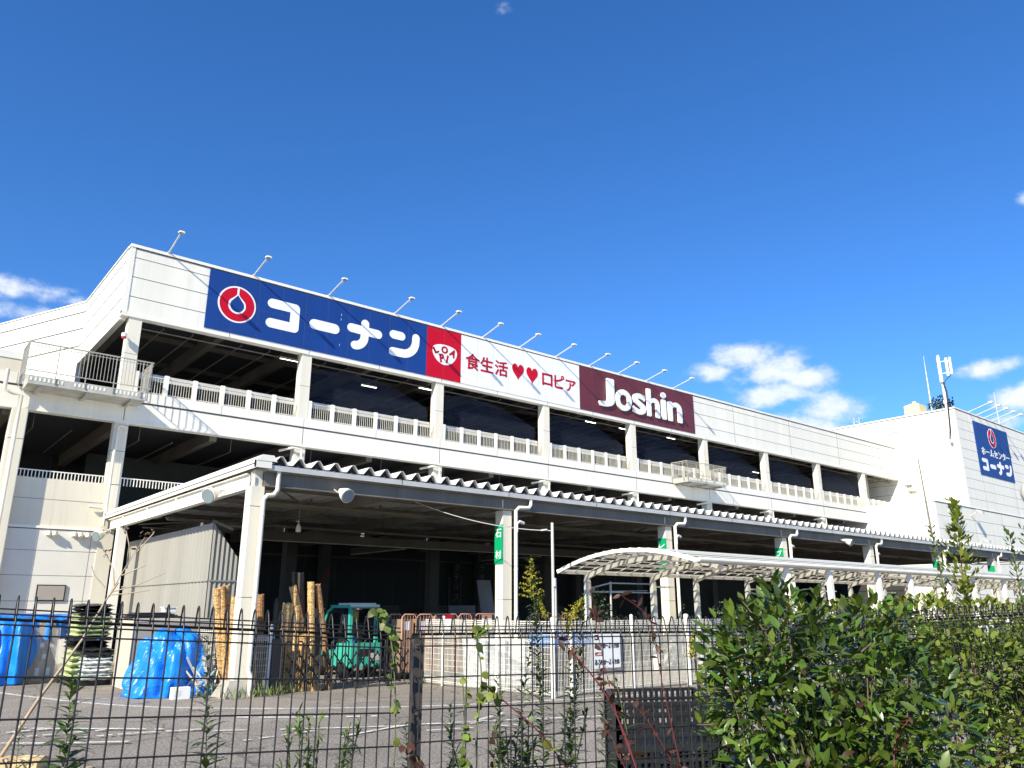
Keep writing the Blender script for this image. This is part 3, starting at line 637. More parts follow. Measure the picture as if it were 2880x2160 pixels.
# tower sign
s=thing('banner_sign',(87,YT-.02,14.45),'large square blue sign with ring emblem and katakana on the tower','sign')
q=MB(); q.box(82.55,91.3,YT-.05,YT-.005,14.45,19.8); q.build('sign_board',M['blue'],s)
logo(s,86.85,18.55,1.02,YT-.05,1.0)
q=MB(); text_fit(q,'ホームセンター',(83.6,YT-.07,16.55),UX,UZ,7.2,.78,0,.04,.008); q.build('lettering',M['signwhite'],s)
konan(s,(83.3,14.85),7.6/8.8,1.45/1.8*1.0,.82,YT-.05)
proto=None
for i in range(5):
    x=82.0+1.95*i
    if i==0:
        proto=thing('tower_lamp',(x,YT,20.55),'','sign lamp','arm lamps above the tower sign'); q=MB(); q.bar((x,YT,20.56),(x,YT-2.0,21.15),.07,.07); q.build('arm',M['galv'],proto)
        q=MB(); q.box(x-.2,x+.2,YT-2.3,YT-1.95,21.05,21.22); q.build('lamp_head',M['offwhite'],proto); o=proto
    else: o=copy_tree(proto,None,(1.95*i,0,0))
    o['label']=['leftmost','second','middle','fourth','rightmost'][i]+' arm lamp above the blue tower sign'
# mast, rods, tank, roof tree
s=thing('antenna_mast',(78.2,29.3,17.1),'white cellular antenna mast standing at the tower corner','antenna')
q=MB(); q.tube([(78.2,29.3,17.1),(78.2,29.3,21.2)],.13,8); q.tube([(78.2,29.3,21.2),(78.2,29.35,25.8)],[.13,.1],8); q.tube([(78.2,29.3,20.9),(78.2,29.3,21.25)],.22,8); q.build('mast',M['white'],s)
q=MB(); q.tube([(78.0,29.3,23.0),(78.0,29.3,25.6)],.16,8); q.tube([(78.35,28.75,23.6),(78.35,28.75,25.4)],.13,8); q.tube([(78.35,28.4,23.7),(78.35,28.4,25.4)],.12,8)
q.tube([(78.2,29.3,25.1),(78.35,28.4,25.1)],.04,5); q.tube([(78.2,29.3,23.9),(78.35,28.4,23.9)],.04,5); q.build('antenna_panel',M['white'],s)
q=MB(); q.tube([(77.98,29.15,23.0),(78.0,29.0,22.0),(77.95,29.1,20.0),(77.95,29.2,18.2),(78.1,29.4,17.4)],.07,6); q.tube([(78.3,28.5,23.6),(78.2,29.0,23.2),(78.0,29.1,22.8)],.04,5); q.build('cable',M['black'],s)
q=MB(); q.tube([(81.6,32,20.5),(81.6,32,24),(81.6,32,27.1)],[.09,.07,.02],6); single(q,'lightning_rod',M['galv'],'thin lightning rod behind the antenna mast','lightning rod')
q=MB(); q.tube([(93.6,30,20.5),(93.6,30,24.9)],[.07,.02],6); single(q,'lightning_rod',M['galv'],'thin lightning rod at the right of the tower sign','lightning rod')
s=thing('water_tank',(79.9,33,20.5),'yellowed water tank on the tower roof','water tank')
q=MB(); q.box(79,80.6,32.1,33.6,20.7,21.6)
q.hexa([(79,32.1,21.6),(80.6,32.1,21.6),(80.6,33.6,21.6),(79,33.6,21.6),(79.5,32.6,21.85),(80.1,32.6,21.85),(80.1,33.1,21.85),(79.5,33.1,21.85)]); q.build('tank_body',M['tank'],s)
q=MB(); q.tube([(79.8,32.85,21.85),(79.8,32.85,22.05)],.2,8)
for x in (79.1,80.4): q.box(x,x+.12,32.2,33.5,20.5,20.7)
q.build('tank_fitting',M['offwhite'],s)
s=thing('roof_tree',(82,31.2,20.5),'dark green treetop beside the yellowed water tank','tree'); q=MB(); q.tube([(82,31.2,20.5),(82,31.2,22)],.06,6); q.build('trunk',M['bark'],s)
q=MB()
for i in range(260):
    p=sph(); c=V((82,31.2,21.9))+V((p.x*.8,p.y*1.35,p.z*.75)); leaf(q,c,rv()+V((0,0,-.2)),rv(),.32,.16)
q.build('crown',M['darkleaf'],s)
# ================================================================ CANOPY
YC=19.57; XE=64.0
K=thing('loading_canopy',(7.6,YC,0),'big canopy with folded metal roof on white posts in front of the store','canopy')
b=MB(); pit=.525; x=7.86; prof=[]
while x<XE:
    prof+=[(x,5.655),(x+.06,5.655),(x+.225,5.86),(x+.30,5.86),(x+.465,5.655)]; x+=pit
vs=[];n=len(prof)
for y in (YC-.22,35.2):
    for dz in (0,.012): vs+=[(px,y,pz+dz) for px,pz in prof]
fs=[]
for i in range(n-1):
    fs+=[(i,i+1,2*n+i+1,2*n+i),(n+i,3*n+i,3*n+i+1,n+i+1),(i,n+i,n+i+1,i+1)]
b.add(vs,fs); b.build('roof_sheet',M['roof'],K)
b=MB(); x=7.86
while x<XE-.4: b.add([(x+.07,YC-.06,5.65),(x+.46,YC-.06,5.65),(x+.30,YC-.06,5.852),(x+.225,YC-.06,5.852)],[(0,1,2,3)]); x+=pit
b.build('ridge_closure',M['ceil'],K)
b=MB(); b.box(7.8,XE,YC-.21,YC-.19,5.48,5.62); b.box(7.8,XE,YC-.19,YC-.04,5.48,5.5); b.box(7.8,XE,YC-.04,YC-.02,5.48,5.6); b.box(7.8,7.83,YC-.19,YC-.04,5.5,5.6)
x=8.08
while x<XE: b.box(x-.02,x+.02,YC-.22,YC-.08,5.622,5.648,1); x+=pit
for k in range(14): b.box(11.8+4*k,11.83+4*k,YC-.213,YC-.2,5.48,5.62,1)
b.build('gutter',[M['galv'],M['rust']],K)
b=MB(); b.box(7.78,XE,YC-.005,YC+.005+.01,5.1,5.46); b.box(7.78,XE,YC-.1,YC+.1,5.44,5.46); b.box(7.78,XE,YC-.1,YC+.1,5.08,5.1); b.build('front_beam',M['rust'],K)
# end fascia, end beam
b=MB(); b.box(7.40,7.86,YC-.25,35.25,5.70,5.72); b.box(7.40,7.44,YC-.25,35.25,5.5,5.7); b.box(7.385,7.41,YC-.25,35.25,5.6,5.62,1); b.box(7.4,7.86,YC-.25,YC-.23,5.52,5.7)
b.add([(7.44,YC-.26,5.7),(8.0,YC-.26,5.7),(7.9,YC-.26,5.86),(7.6,YC-.26,5.86),(7.44,35.2,5.7),(8.0,35.2,5.7),(7.9,35.2,5.86),(7.6,35.2,5.86)],[(3,2,6,7),(0,3,7,4),(1,5,6,2),(0,1,2,3)])
b.build('end_fascia',[M['white'],M['joint']],K)
b=MB(); b.box(7.55,7.57,YC+.4,34.4,5.04,5.44); b.box(7.46,7.66,YC+.4,34.4,5.42,5.44); b.box(7.46,7.66,YC+.4,34.4,5.02,5.04)
for y in (22.7,25.9,29.1,32.3): b.box(7.47,7.54,y-.03,y+.03,5.05,5.42,1)
b.build('end_beam',[M['white'],M['offwhite']],K)
# posts
PX=[(7.47,.35)]+[(15.74+8*k,.36) for k in range(6)]
for i,(x,w) in enumerate(PX):
    p=MB(); p.box(x,x+w,YC,YC+.38,.32 if i==0 else 0,5.07)
    for zz in (2.3,4.55): p.box(x-.003,x+w+.003,YC-.003,YC+.3,zz,zz+.014,1)
    po=p.build('post',[M['cream'],M['joint']],K)
    q=MB(); q.box(x+.08,x+.3,YC+.06,YC+.28,5.07,5.5); q.box(x-.04,x+.0,YC-.02,YC+.0,5.15,5.4); q.build('steel_head',M['offwhite'],po)
    if i==0:
        q=MB(); q.hexa([(x-.3,YC-.22,0),(x+.45,YC-.22,0),(x+.45,YC+.6,0),(x-.3,YC+.6,0),(x-.12,YC-.08,.38),(x+.4,YC-.08,.38),(x+.4,YC+.45,.38),(x-.12,YC+.45,.38)]); q.build('plinth',M['concrete'],po)
        q=MB(); q.tube([(8.12,YC-.12,5.48),(8.12,YC-.12,5.0),(8.02,YC-.12,4.86),(7.86,YC-.12,4.84),(7.76,YC-.14,4.72),(7.76,YC-.14,.6),(7.83,YC-.16,.45),(7.83,YC-.16,.02)],[.06,.06,.062,.062,.06,.06,.075,.065],10)
        for zz in (4.3,2.15,.7): q.tube([(7.76,YC-.14,zz),(7.76,YC-.14,zz+.025)],.072,10)
        q.build('downpipe',M['pvc'],po)
    else:
        q=MB(); q.tube([(x+1.06,YC-.14,5.5),(x+1.06,YC-.14,5.3),(x+.98,YC-.14,5.2),(x+.55,YC-.14,5.18),(x+.44,YC-.12,5.08),(x+.44,YC-.12,.05)],.06,8)
        q.tube([(x+.82,YC-.05,4.7),(x+.6,YC-.1,4.74),(x+.46,YC-.13,4.66),(x+.46,YC-.13,4.4)],.055,8)
        for zz in (3.2,1.9): q.tube([(x+.44,YC-.12,zz),(x+.44,YC-.12,zz+.03)],.07,8)
        q.build('downpipe',M['white' if i<4 else 'pvc'],po)
p=MB(); p.box(7.45,7.75,32.5,32.85,0,5.05); p.build('rear_post',M['white'],K)
# under-roof steel
b=MB()
for y in (22.7,25.9,29.1,32.3): b.box(7.7,XE,y-.06,y+.06,5.46,5.64)
b.build('purlin',M['rust'],K)
for k in range(14):
    x=7.6+4.05*k+(4.1 if False else 0); q=MB(); q.box(x+.1 if k else 7.75,x+.22 if k else 7.85,YC+.2,34.5,5.1,5.45); q.build('cross_beam',M['rust'],K)
b=MB(); b.tube([(7.8,24,5.2),(XE,24,5.2)],.06,8)
for k in range(22): x=8.6+2.6*k; b.box(x-.03,x+.03,23.97,24.03,5.2,5.5)
b.tube([(7.9,22.4,5.05),(XE,22.4,5.05)],.035,6); b.tube([(7.9,28,4.95),(XE,28,4.95)],.045,6); b.tube([(7.9,31,4.9),(XE,31,4.9)],.03,6)
for k in range(8):
    x=8+8*k; b.tube([(x,YC+.4,5.3),(x+4,25.5,5.3)],.03,5); b.tube([(x+8,YC+.4,5.3),(x+4,25.5,5.3)],.03,5); b.tube([(x,32,5.1),(x+4,25.5,5.1)],.03,5)
b.build('brace_pipe',M['rust'],K)
b=MB(); b.box(11.5,XE,29.9,30.0,4.6,4.95); b.box(11.5,XE,29.85,30.05,4.58,4.6,1); b.build('lower_beam',[M['beam'],M['offwhite']],K)
for k in range(6):
    x=10.5+8*k; q=MB(); q.box(x,x+.08,30,34.8,4.55,4.85); q.box(x-.03,x+.11,30,34.8,4.52,4.55,1); q.build('lower_cross_beam',[M['beam'],M['offwhite']],K)
# floodlights on the canopy
def flood(loc,dr,label,r=.21):
    s=thing('floodlight',loc,label,'floodlight'); a=V(loc); d=V(dr).normalized()
    q=MB(); q.tube([a,a+d*.12,a+d*.3,a+d*.42],[r*.35,r*.6,r*.92,r],16); q.build('lamp_bowl',M['white'],s)
    q=MB(); q.tube([a+d*.421,a+d*.44],[r*.93,r*.9],16); q.build('lens',M['glass'],s)
    q=MB(); u=d.cross(V((0,0,1))).normalized()
    q.tube([a+d*.2+u*r*.95,a-d*.1+u*r*.9,a-d*.35,a-d*.1-u*r*.9,a+d*.2-u*r*.95],.018,5); q.tube([a-d*.3,a-d*.45],.04,6); q.bar(a-d*.25,a+d*.02,.07,.09); q.build('bracket',M['galv'],s)
flood((7.3,21.55,5.1),(-.75,-.5,-.35),'round white floodlight on the canopy corner beside the first post')
flood((7.28,33.9,4.85),(-.75,-.5,-.35),'round white floodlight at the rear end of the canopy')
flood((9.95,YC-.05,5.16),(.1,-1,-.5),'round floodlight under the canopy gutter near the first post',.2)
flood((36.95,YC-.1,5.22),(.15,-1,-.4),'round floodlight under the far canopy gutter',.17)
# pump bottle shaped lamp hanging, hanging lamps
q=MB(); q.tube([(11.05,24.5,4.45),(11.05,24.5,4.6),(11.05,24.5,4.72)],[.09,.09,.03],8); q.tube([(11.05,24.5,4.72),(11.05,24.5,4.8)],.015,5); q.box(10.96,11.06,24.48,24.52,4.78,4.81); q.tube([(11.05,24.5,4.8),(11.05,24.5,5.46)],.006,4)
single(q,'hanging_bottle',M['white'],'small white pump bottle hanging under the canopy','bottle',base=(11.05,24.5,4.45))
# ribbed plastic enclosure
P_=thing('plastic_shed',(8.5,29.5,0),'ribbed translucent grey plastic enclosure under the canopy','enclosure')
def ribs(a,c,z0,z1,name,m=.09):
    a=V(a);c=V(c); L=(c-a).length; d=(c-a)/L; nn=V((d.y,-d.x,0)); k=int(L/m); q=MB(); vs=[]
    for i in range(k+1):
        o=nn*(.02 if i%2 else -.02)+d*(L*i/k)
        zt=z1-(1.1*(i/k) if name=='front_sheet' else 0); vs+=[a+o+V((0,0,z0)),a+o+V((0,0,zt))]
    q.add(vs,[(2*i,2*i+1,2*i+3,2*i+2) for i in range(k)])
    for t in (.3,.62): 
        zz=z0+(z1-z0)*t; q.bar(a+nn*.03+V((0,0,zz)),c+nn*.03+V((0,0,zz)),.02,.04)
    for i in range(1,int(L/.9)): p=a+d*.9*i-nn*.035; q.bar(p+V((0,0,z0)),p+V((0,0,z1)),.015,.03)
    return q.build(name,M['poly'],P_)
ribs((8.36,34.6,0),(8.36,24.7,0),0,4.6,'side_sheet',.16); ribs((8.36,24.7,0),(9.25,24.7,0),0,4.6,'front_sheet',.07)
q=MB(); q.box(8.42,8.5,24.75,34.6,4.5,4.58); q.box(8.4,8.48,24.75,24.83,0,4.58); q.box(8.5,9.25,24.76,24.82,4.5,4.57); q.bar((8.3,24.7,4.66),(8.9,24.5,4.4),.06,.08); q.build('frame',M['rust'],P_)
# green hanging signs on post sides
def side_sign(x,z0,z1,chars,label):
    s=thing('post_sign',(x,YC+.19,z0),label,'sign'); q=MB(); q.box(x-.03,x-.004,YC-.01,YC+.39,z0,z1); q.build('sign_board',M['green'],s)
    for ch,zz in chars:
        q=MB(); text_fit(q,ch,(x-.034,YC+.34,zz),(0,-1,0),(0,0,1),.29,.26,0,.02,.003); q.build('letter',M['signwhite'],s)
side_sign(15.74,3.39,4.62,[('石',4.22),('材',3.55)],'green sign with two white kanji on the second canopy post')
side_sign(23.74,3.39,4.62,[('レ',4.25)],'green sign with one katakana on the third canopy post')
side_sign(31.74,3.39,4.62,[('ブ',4.25),('ロ',3.8)],'green sign half hidden by the walkway on the fourth post')
side_sign(55.74,3.39,4.62,[],'green sign on the last canopy post behind the shrubs')
side_sign(47.74,3.39,4.62,[],'green sign on the sixth canopy post behind the tall shrub')
# pole and cable
q=MB(); q.tube([(15.98,17.5,0),(15.98,17.5,4.52)],.045,8); q.tube([(16.06,17.5,0),(16.06,17.5,2.7)],.05,6); q.tube([(16.0,17.45,2.66),(16.0,17.45,2.9)],.055,6)
single(q,'steel_pole',M['galv'],'thin bare steel pole standing right of the second canopy post','pole')
q=MB(); a=V((12.45,20.5,5.36)); c=V((15.95,17.5,4.28)); q.tube([a+(c-a)*t+V((0,0,-.45*4*t*(1-t)*.55)) for t in [i/14 for i in range(15)]],.013,5); q.tube([c+V((-.25,.2,.01)),c+V((-.1,.08,.03))],.03,6)
single(q,'overhead_cable',M['galv'],'sagging cable from the canopy to the thin steel pole','cable')
q=MB(); q.tube([(48.35,20,0),(48.35,20,6),(47.95,20,10.7)],[.09,.06,.03],6); single(q,'tall_pole',M['rust'],'tall tapered pole in front of the low white block','pole')
# ================================================================ CURVED WALKWAY SHELTER
WF,WR,WX0,WX1=13.25,18.5,17.2,62.0
A=thing('walkway_shelter',(18,16,0),'grey curved walkway shelter with ribbed panel roof and posts','walkway shelter')
def roofz(y,dz=0):
    t=(y-WF)/(WR-WF); return 3.30+(3.18-3.30)*t+.42*4*t*(1-t)+dz
ys=[WF-.1+(WR-WF+.2)*i/16 for i in range(17)]
b=MB(); b.hexa
q=MB()
vs=[];n=len(ys)
for x in (WX0,WX1):
    vs+=[(x,y,roofz(y,.03)) for y in ys]
q.add(vs,[(i,i+1,n+i+1,n+i) for i in range(n-1)]); q.add([(a,b_,c-.02) for a,b_,c in vs],[(n+i,n+i+1,i+1,i) for i in range(n-1)])
q.build('roof_panel',thin('smoked_panel',(.10,.105,.11),.30),A)
q=MB()
for i in range(n-1):
    y=ys[i]; 
    q.bar((WX0,y,roofz(y,.055)),(WX1,y,roofz(y,.055)),.07,.03)
q.build('roof_batten',M['white'],A)
q=MB()
for i in range(n-1):
    for x in (WX0,): q.bar((x,ys[i],roofz(ys[i],.0)),(x,ys[i+1],roofz(ys[i+1],.0)),.07,.105)
q.build('end_trim',M['white'],A)
q=MB()
for y in [WF,WF+.9,WF+1.75,WF+2.6,WF+3.5,WF+4.35,WR]:
    q.box(WX0+.05,WX1,y-.03,y+.03,roofz(y,-.09),roofz(y,-.005))
x=WX0+.6
while x<WX1:
    for i in range(0,n-1): q.bar((x,ys[i],roofz(ys[i],-.01)),(x,ys[i+1],roofz(ys[i+1],-.01)),.04,.03)
    x+=.65
q.build('purlin',M['offwhite'],A)
q=MB(); q.tube([(WX0,WF-.14,roofz(WF,-.0)),(WX1,WF-.14,roofz(WF,-.0))],.06,8); q.tube([(WX0,WR+.12,roofz(WR,0)),(WX1,WR+.12,roofz(WR,0))],.05,8); q.build('eave_gutter',M['white'],A)
fx=18.4; flip=0; frames=[]
while fx<WX1-.5: frames.append(fx); fx+=3.22 if flip==0 else 2.4; flip^=1
for i,fx in enumerate(frames):
    q=MB(); yy=[WF+(WR-WF)*j/12 for j in range(13)]
    for j in range(12): q.bar((fx,yy[j],roofz(yy[j],-.17)),(fx,yy[j+1],roofz(yy[j+1],-.17)),.09,.13)
    q.build('arch',M['offwhite'],A)
    for y in (WF,WR):
        p=MB(); zt=roofz(y,-.1); p.box(fx-.085,fx+.085,y-.075,y+.075,0,zt-.25)
        p.hexa([(fx-.085,y-.075,zt-.25),(fx+.085,y-.075,zt-.25),(fx+.085,y+.075,zt-.25),(fx-.085,y+.075,zt-.25),(fx-.06,y-.02,zt+.05),(fx+.06,y-.02,zt+.05),(fx+.06,y+.075,zt+.05),(fx-.06,y+.075,zt+.05)])
        if i==0 and y==WF: continue
        p.build('shelter_post',M['white'],A)
    if i%2==1:
        p=MB(); p.box(fx+.1,fx+1.1,WR-.03,WR+.03,roofz(WR,-.45),roofz(WR,-.4)); p.build('tube_fitting',M['white'],A)
# ================================================================ WHITE MESH FENCE
def mesh_fence(name,pts,label,posts,h=1.75,z0=.05,step=.05,row=.15,r=.0060):
    s=thing(name,(pts[0][0],pts[0][1],0),label,'fence'); q=MB()
    for (a,c) in zip(pts[:-1],pts[1:]):
        a=V((a[0],a[1],0));c=V((c[0],c[1],0)); L=(c-a).length; d=(c-a)/L
        for i in range(int(L/step)+1): p=a+d*min(L,i*step); q.tube([p+V((0,0,z0)),p+V((0,0,h))],r,3,caps=False)
        zz=z0+.03
        while zz<=h: q.tube([a+V((0,0,zz)),c+V((0,0,zz))],r,3,caps=False); zz+=row
        for zz in (z0+.07,h-.02,h-.07,h-.12): q.tube([a+V((0,0,zz)),c+V((0,0,zz))],.008,4,caps=False)
    q.build('mesh_panel',M['white'],s)
    for (x,y,w,hh) in posts: p=MB(); p.tube([(x,y,0),(x,y,hh)],w,8); p.tube([(x,y,hh),(x,y,hh+.04)],[w*1.15,w*.6],8); p.build('fence_post',M['white'],s)
mesh_fence('mesh_fence',[(12.9,19.55),(13.08,16.5),(13.28,14.6)],'white mesh fence running back from the corner to the black gate',[(13.0,18.8,.04,1.8),(13.08,16.5,.045,1.8),(13.28,14.58,.055,1.8)])
mesh_fence('mesh_fence',[(13.42,14.6),(18.46,14.65),(34,14.9)],'long white mesh fence facing the lot beside the bush',[(13.9,14.6,.05,1.8),(16.14,14.62,.045,1.85),(18.46,14.65,.07,1.85),(19.1,14.68,.03,1.8),(21,14.72,.04,1.8),(24,14.75,.04,1.8),(27,14.8,.04,1.8)])
mesh_fence('mesh_fence',[(7.02,20.95),(7.5,20.7)],'short white mesh panel left of the first canopy post',[(7.0,20.97,.03,1.6)],1.6)
mesh_fence('mesh_fence',[(7.95,19.9),(8.5,19.75)],'short white mesh panel between first post and black gate',[(8.4,19.75,.035,1.62)],1.4)
# opening hours sign on the fence
s=thing('hours_sign',(15.07,14.55,.6),'white opening hours sign hung on the white mesh fence','sign')
q=MB(); q.box(14.58,15.57,14.52,14.55,.6,1.45); q.build('sign_board',M['paper'],s)
q=MB(); yb=14.514
q.box(14.64,14.78,yb,14.519,1.28,1.4)
text_fit(q,'あさ9:30〜よる9:00',(14.63,yb,1.07),UX,UZ,.88,.14,0,.02,.003); text_fit(q,'あさ9:00〜よる9:00',(14.63,yb,.68),UX,UZ,.88,.14,0,.02,.003); q.build('lettering',M['black'],s)
q=MB(); q.box(14.64,14.9,yb,14.519,.9,.98); q.build('red_label',M['dred'],s)
q=MB(); text_fit(q,'日曜日',(14.66,yb-.004,.915),UX,UZ,.21,.05,0,.01,.003); q.box(14.67,14.72,yb-.004,yb+.001,1.31,1.37); q.build('label_lettering',M['paper'],s)
# white sheets and blue tub behind the fence
q=MB(); q.hexa([(13.35,18.2,0),(15.3,17.2,0),(15.3,17.28,0),(13.35,18.28,0),(13.35,18.3,1.25),(15.3,17.3,1.2),(15.3,17.38,1.2),(13.35,18.38,1.25)])
for t in (.25,.5,.75):
    a=V((13.35,18.2,0)).lerp(V((15.3,17.2,0)),t); q.box(a.x-.02,a.x+.02,a.y-.03,a.y+.1,0,1.22)
single(q,'white_partition',M['sheet'],'white sheet partition leaning behind the white mesh fence','partition')
q=MB(); q.box(14.0,15.6,15.6,16.3,1.1,1.42); q.box(13.95,15.65,15.55,16.35,1.42,1.46); q.box(14.05,15.55,15.7,16.2,0.06,1.1,1); single(q,'blue_covered_cart',[M['bluecloth'],M['machine']],'blue covered cart behind the hours sign and fence','cart')
q=MB(); 
for i in range(14):
    p=rv(); q.hexa([V((20.2,13.9,.0))+V((p.x*.6+sx*.16,p.y*.2+sy*.16,.02+abs(p.z)*.05+sz*.12)) for sx,sy,sz in ((-1,-1,0),(1,-1,0),(1,1,0),(-1,1,0),(-.8,-.8,1),(.8,-.8,1),(.8,.8,1),(-.8,.8,1))])
single(q,'plastic_sheet_heap',M['tealblue'],'pale blue crumpled plastic heap at the foot of the white fence','plastic sheet')
# ================================================================ BLACK ACCORDION GATE
G=thing('accordion_gate',(10.5,19.7,0),'black folding accordion gate on small wheels','gate')
b=MB(); nU=12; gx0=8.75; st=.325
for i in range(nU):
    x=gx0+st*i+.1; b.tube([(x-.09,19.7,.1),(x-.09,19.7,1.12)]+[(x-.09*math.cos(R_(a)),19.7,1.14+.09*math.sin(R_(a))) for a in (20,60,90,120,160)]+[(x+.09,19.7,1.12),(x+.09,19.7,.1)],.021,6)
b.build('hoop',M['black'],G)
b=MB()
for i in range(nU-1):
    x=gx0+st*i+.1
    for zz in (.18,.5): b.bar((x,19.66,zz),(x+st,19.66,zz+.42),.012,.035); b.bar((x,19.74,zz+.42),(x+st,19.74,zz),.012,.035)
b.build('lattice',M['black'],G)
for i in range(0,nU,3):
    x=gx0+st*i+.1; w=MB(); w.tube([(x-.03,19.66,.07),(x+.03,19.66,.07)],.07,10); w.box(x-.05,x+.05,19.6,19.75,.1,.16); w.build('caster',M['rubber'],G)
b=MB(); b.box(8.42,8.62,19.62,19.8,.06,1.3); b.tube([(8.52,19.9,0),(8.52,19.9,2.2)],.055,8); b.tube([(8.52,19.9,2.2),(8.52,19.9,2.3)],.03,6); b.build('gate_post',M['black'],G)
b=MB(); b.box(12.58,12.7,19.62,19.8,.0,1.3); b.build('gate_post',M['black'],G)
# ================================================================ FORKLIFT
FK=thing('forklift',(12.5,23.2,0),'teal counterbalance forklift seen from behind under the canopy','forklift')
b=MB(); b.hexa([(11.98,22.25,.32),(13.02,22.25,.32),(13.02,23.3,.32),(11.98,23.3,.32),(12.02,22.3,1.0),(12.98,22.3,1.0),(12.98,23.2,1.0),(12.02,23.2,1.0)])
b.box(12.0,13.0,22.22,22.3,.85,1.02); b.box(11.99,12.2,22.2,22.26,.36,.85); b.box(12.8,13.01,22.2,22.26,.36,.85); b.box(12.4,12.6,22.2,22.26,.34,.62)
b.build('counterweight',M['teal'],FK)
b=MB(); b.box(12.05,12.95,23.2,24.4,.3,.75); b.box(12.2,12.8,22.215,22.25,.62,.84,1); b.box(12.62,12.98,22.19,22.21,.5,.72,2); b.build('chassis',[M['teal'],M['machine'],M['galv']],FK)
b=MB(); b.box(12.2,12.8,23.0,23.5,1.0,1.15); b.box(12.22,12.78,22.95,23.1,1.15,1.6); b.build('seat',M['machine'],FK)
for sx in (12.02,12.92):
    p=MB(); p.bar((sx+.04,22.45,1.0),(sx+.04,22.5,2.08),.1,.1); p.build('rear_pillar',M['teal'],FK)
    p=MB(); p.tube([(sx+.04,24.3,.75),(sx+.04,24.25,1.5),(sx+.04,24.0,1.95),(sx+.04,23.7,2.06)],.045,6); p.build('front_pillar',M['teal'],FK)
b=MB(); b.box(11.98,13.02,22.4,22.5,2.04,2.14,0); b.box(11.98,12.1,22.5,23.8,2.05,2.14,0); b.box(12.9,13.02,22.5,23.8,2.05,2.14,0); b.box(11.98,13.02,23.7,23.8,2.05,2.14,0)
for k in range(6): b.box(12.15+.13*k,12.2+.13*k,22.5,23.7,2.07,2.12,1)
b.box(11.99,13.01,22.38,22.398,2.09,2.15,2); b.box(12.05,12.95,22.5,23.3,2.14,2.2,2); b.build('overhead_guard',[M['teal'],M['machine'],M['offwhite']],FK)
for x in (12.1,12.65):
    q=MB(); q.box(x,x+.08,22.33,22.38,1.99,2.05); q.box(x+.16,x+.26,22.33,22.38,1.99,2.05); q.box(x+.08,x+.16,22.33,22.38,1.99,2.05,1); q.build('tail_light',[M['redlens'],M['paper']],FK)
for sx in (12.0,12.98):
    for y,r in ((22.75,.24),(24.2,.3)):
        w=MB(); w.tube([(sx-.09,y,r),(sx+.09,y,r)],r,18); w.tube([(sx-.1,y,r),(sx+.1,y,r)],r*.5,12,1); w.build('wheel',[M['rubber'],M['machine']],FK)
b=MB(); b.bar((12.2,24.5,.1),(12.2,24.5,2.0),.1,.12); b.bar((12.8,24.5,.1),(12.8,24.5,2.0),.1,.12)
for zz in (.5,1.2,1.9): b.box(12.2,12.8,24.48,24.54,zz,zz+.08)
b.build('mast',M['machine'],FK)
for x in (12.3,12.65): q=MB(); q.box(x,x+.1,24.6,25.6,.08,.12); q.box(x,x+.1,24.56,24.62,.08,.6); q.build('fork',M['machine'],FK)
q=MB(); q.box(12.75,12.95,23.6,23.62,1.6,1.95); q.build('yellow_plate',M['yellow'],FK)
q=MB(); q.box(12.28,12.34,23.5,23.52,1.3,1.8,0); q.box(12.3,12.5,23.45,23.5,1.55,1.85,0); q.build('mirror',M['glass'],FK)
q=MB(); q.tube([(12.28,22.8,1.0),(12.28,22.8,1.22)],[.12,.1],10); single(q,'blue_bundle',M['bluecloth'],'small blue bundle lying on the forklift counterweight','bundle')
q=MB(); q.box(12.45,12.95,26,26.4,1.72,2.03); q.box(12.4,13.0,25.9,26.5,0,1.72,1); single(q,'carton',[M['card'],M['machine']],'pale cardboard carton on a dark stack right of the forklift','box')
# ================================================================ BAMBOO BLIND ROLLS
def roll(bx,by,tx,ty,tz,r,mat,label,bz=0,bands=8):
    r*=.9; q=MB(); a=V((bx,by,bz)); c=V((tx,ty,tz)); d=(c-a).normalized(); u=d.cross(V((0,1,0))).normalized(); w=d.cross(u); n=14
    vs=[]
    for k,p in enumerate((a,c)):
        for j in range(n*2):
            t=math.pi*j/n; rr=r*(1 if j%2 else .93); jit=random.uniform(-.03,.03) if k else 0
            vs.append(p+(u*math.cos(t)+w*math.sin(t))*rr+d*jit)
    m=2*n
    q.add(vs+[c-d*.02],[(j,(j+1)%m,m+(j+1)%m,m+j) for j in range(m)]+[(m+j,m+(j+1)%m,2*m) for j in range(m)])
    L=(c-a).length
    for k in range(bands):
        p=a+d*(L*(k+.5)/bands); q.tube([p-d*.006,p+d*.006],r*1.012,14,1)
    return single(q,'blind_roll',[M[mat],M['bark']],label,'blind roll','rolled bamboo blinds by the gate',base=(bx,by,bz))
Yb=20.6
roll(7.62,Yb,7.2,Yb,2.52,.10,'bamboo','leaning bamboo blind roll, leftmost of the bundle left of the first post')
roll(7.66,Yb-.1,7.33,Yb,2.58,.09,'bamboo','bamboo blind roll second from left, left of the first post')
roll(7.72,Yb+.1,7.48,Yb+.1,2.60,.10,'bamboo','tallest bamboo blind roll left of the first post')
roll(7.75,Yb-.2,7.64,Yb-.2,2.33,.115,'bamboo','stout shorter bamboo blind roll touching the first post')
roll(8.78,Yb+.6,8.66,Yb+.7,2.40,.11,'bamboodark','shaded dark bamboo blind roll behind the gate post')
Y2=19.97
roll(8.802,Y2-.1,8.792,Y2-.1,2.157,.10,'bamboo','short bamboo blind roll, first right of the gate post')
roll(8.957,Y2-.06,8.918,Y2-.04,2.167,.09,'bamboo','short bamboo blind roll, second right of the gate post')
roll(9.151,Y2-.05,9.093,Y2,2.099,.125,'bamboo','thick short bamboo blind roll before the leaning ones')
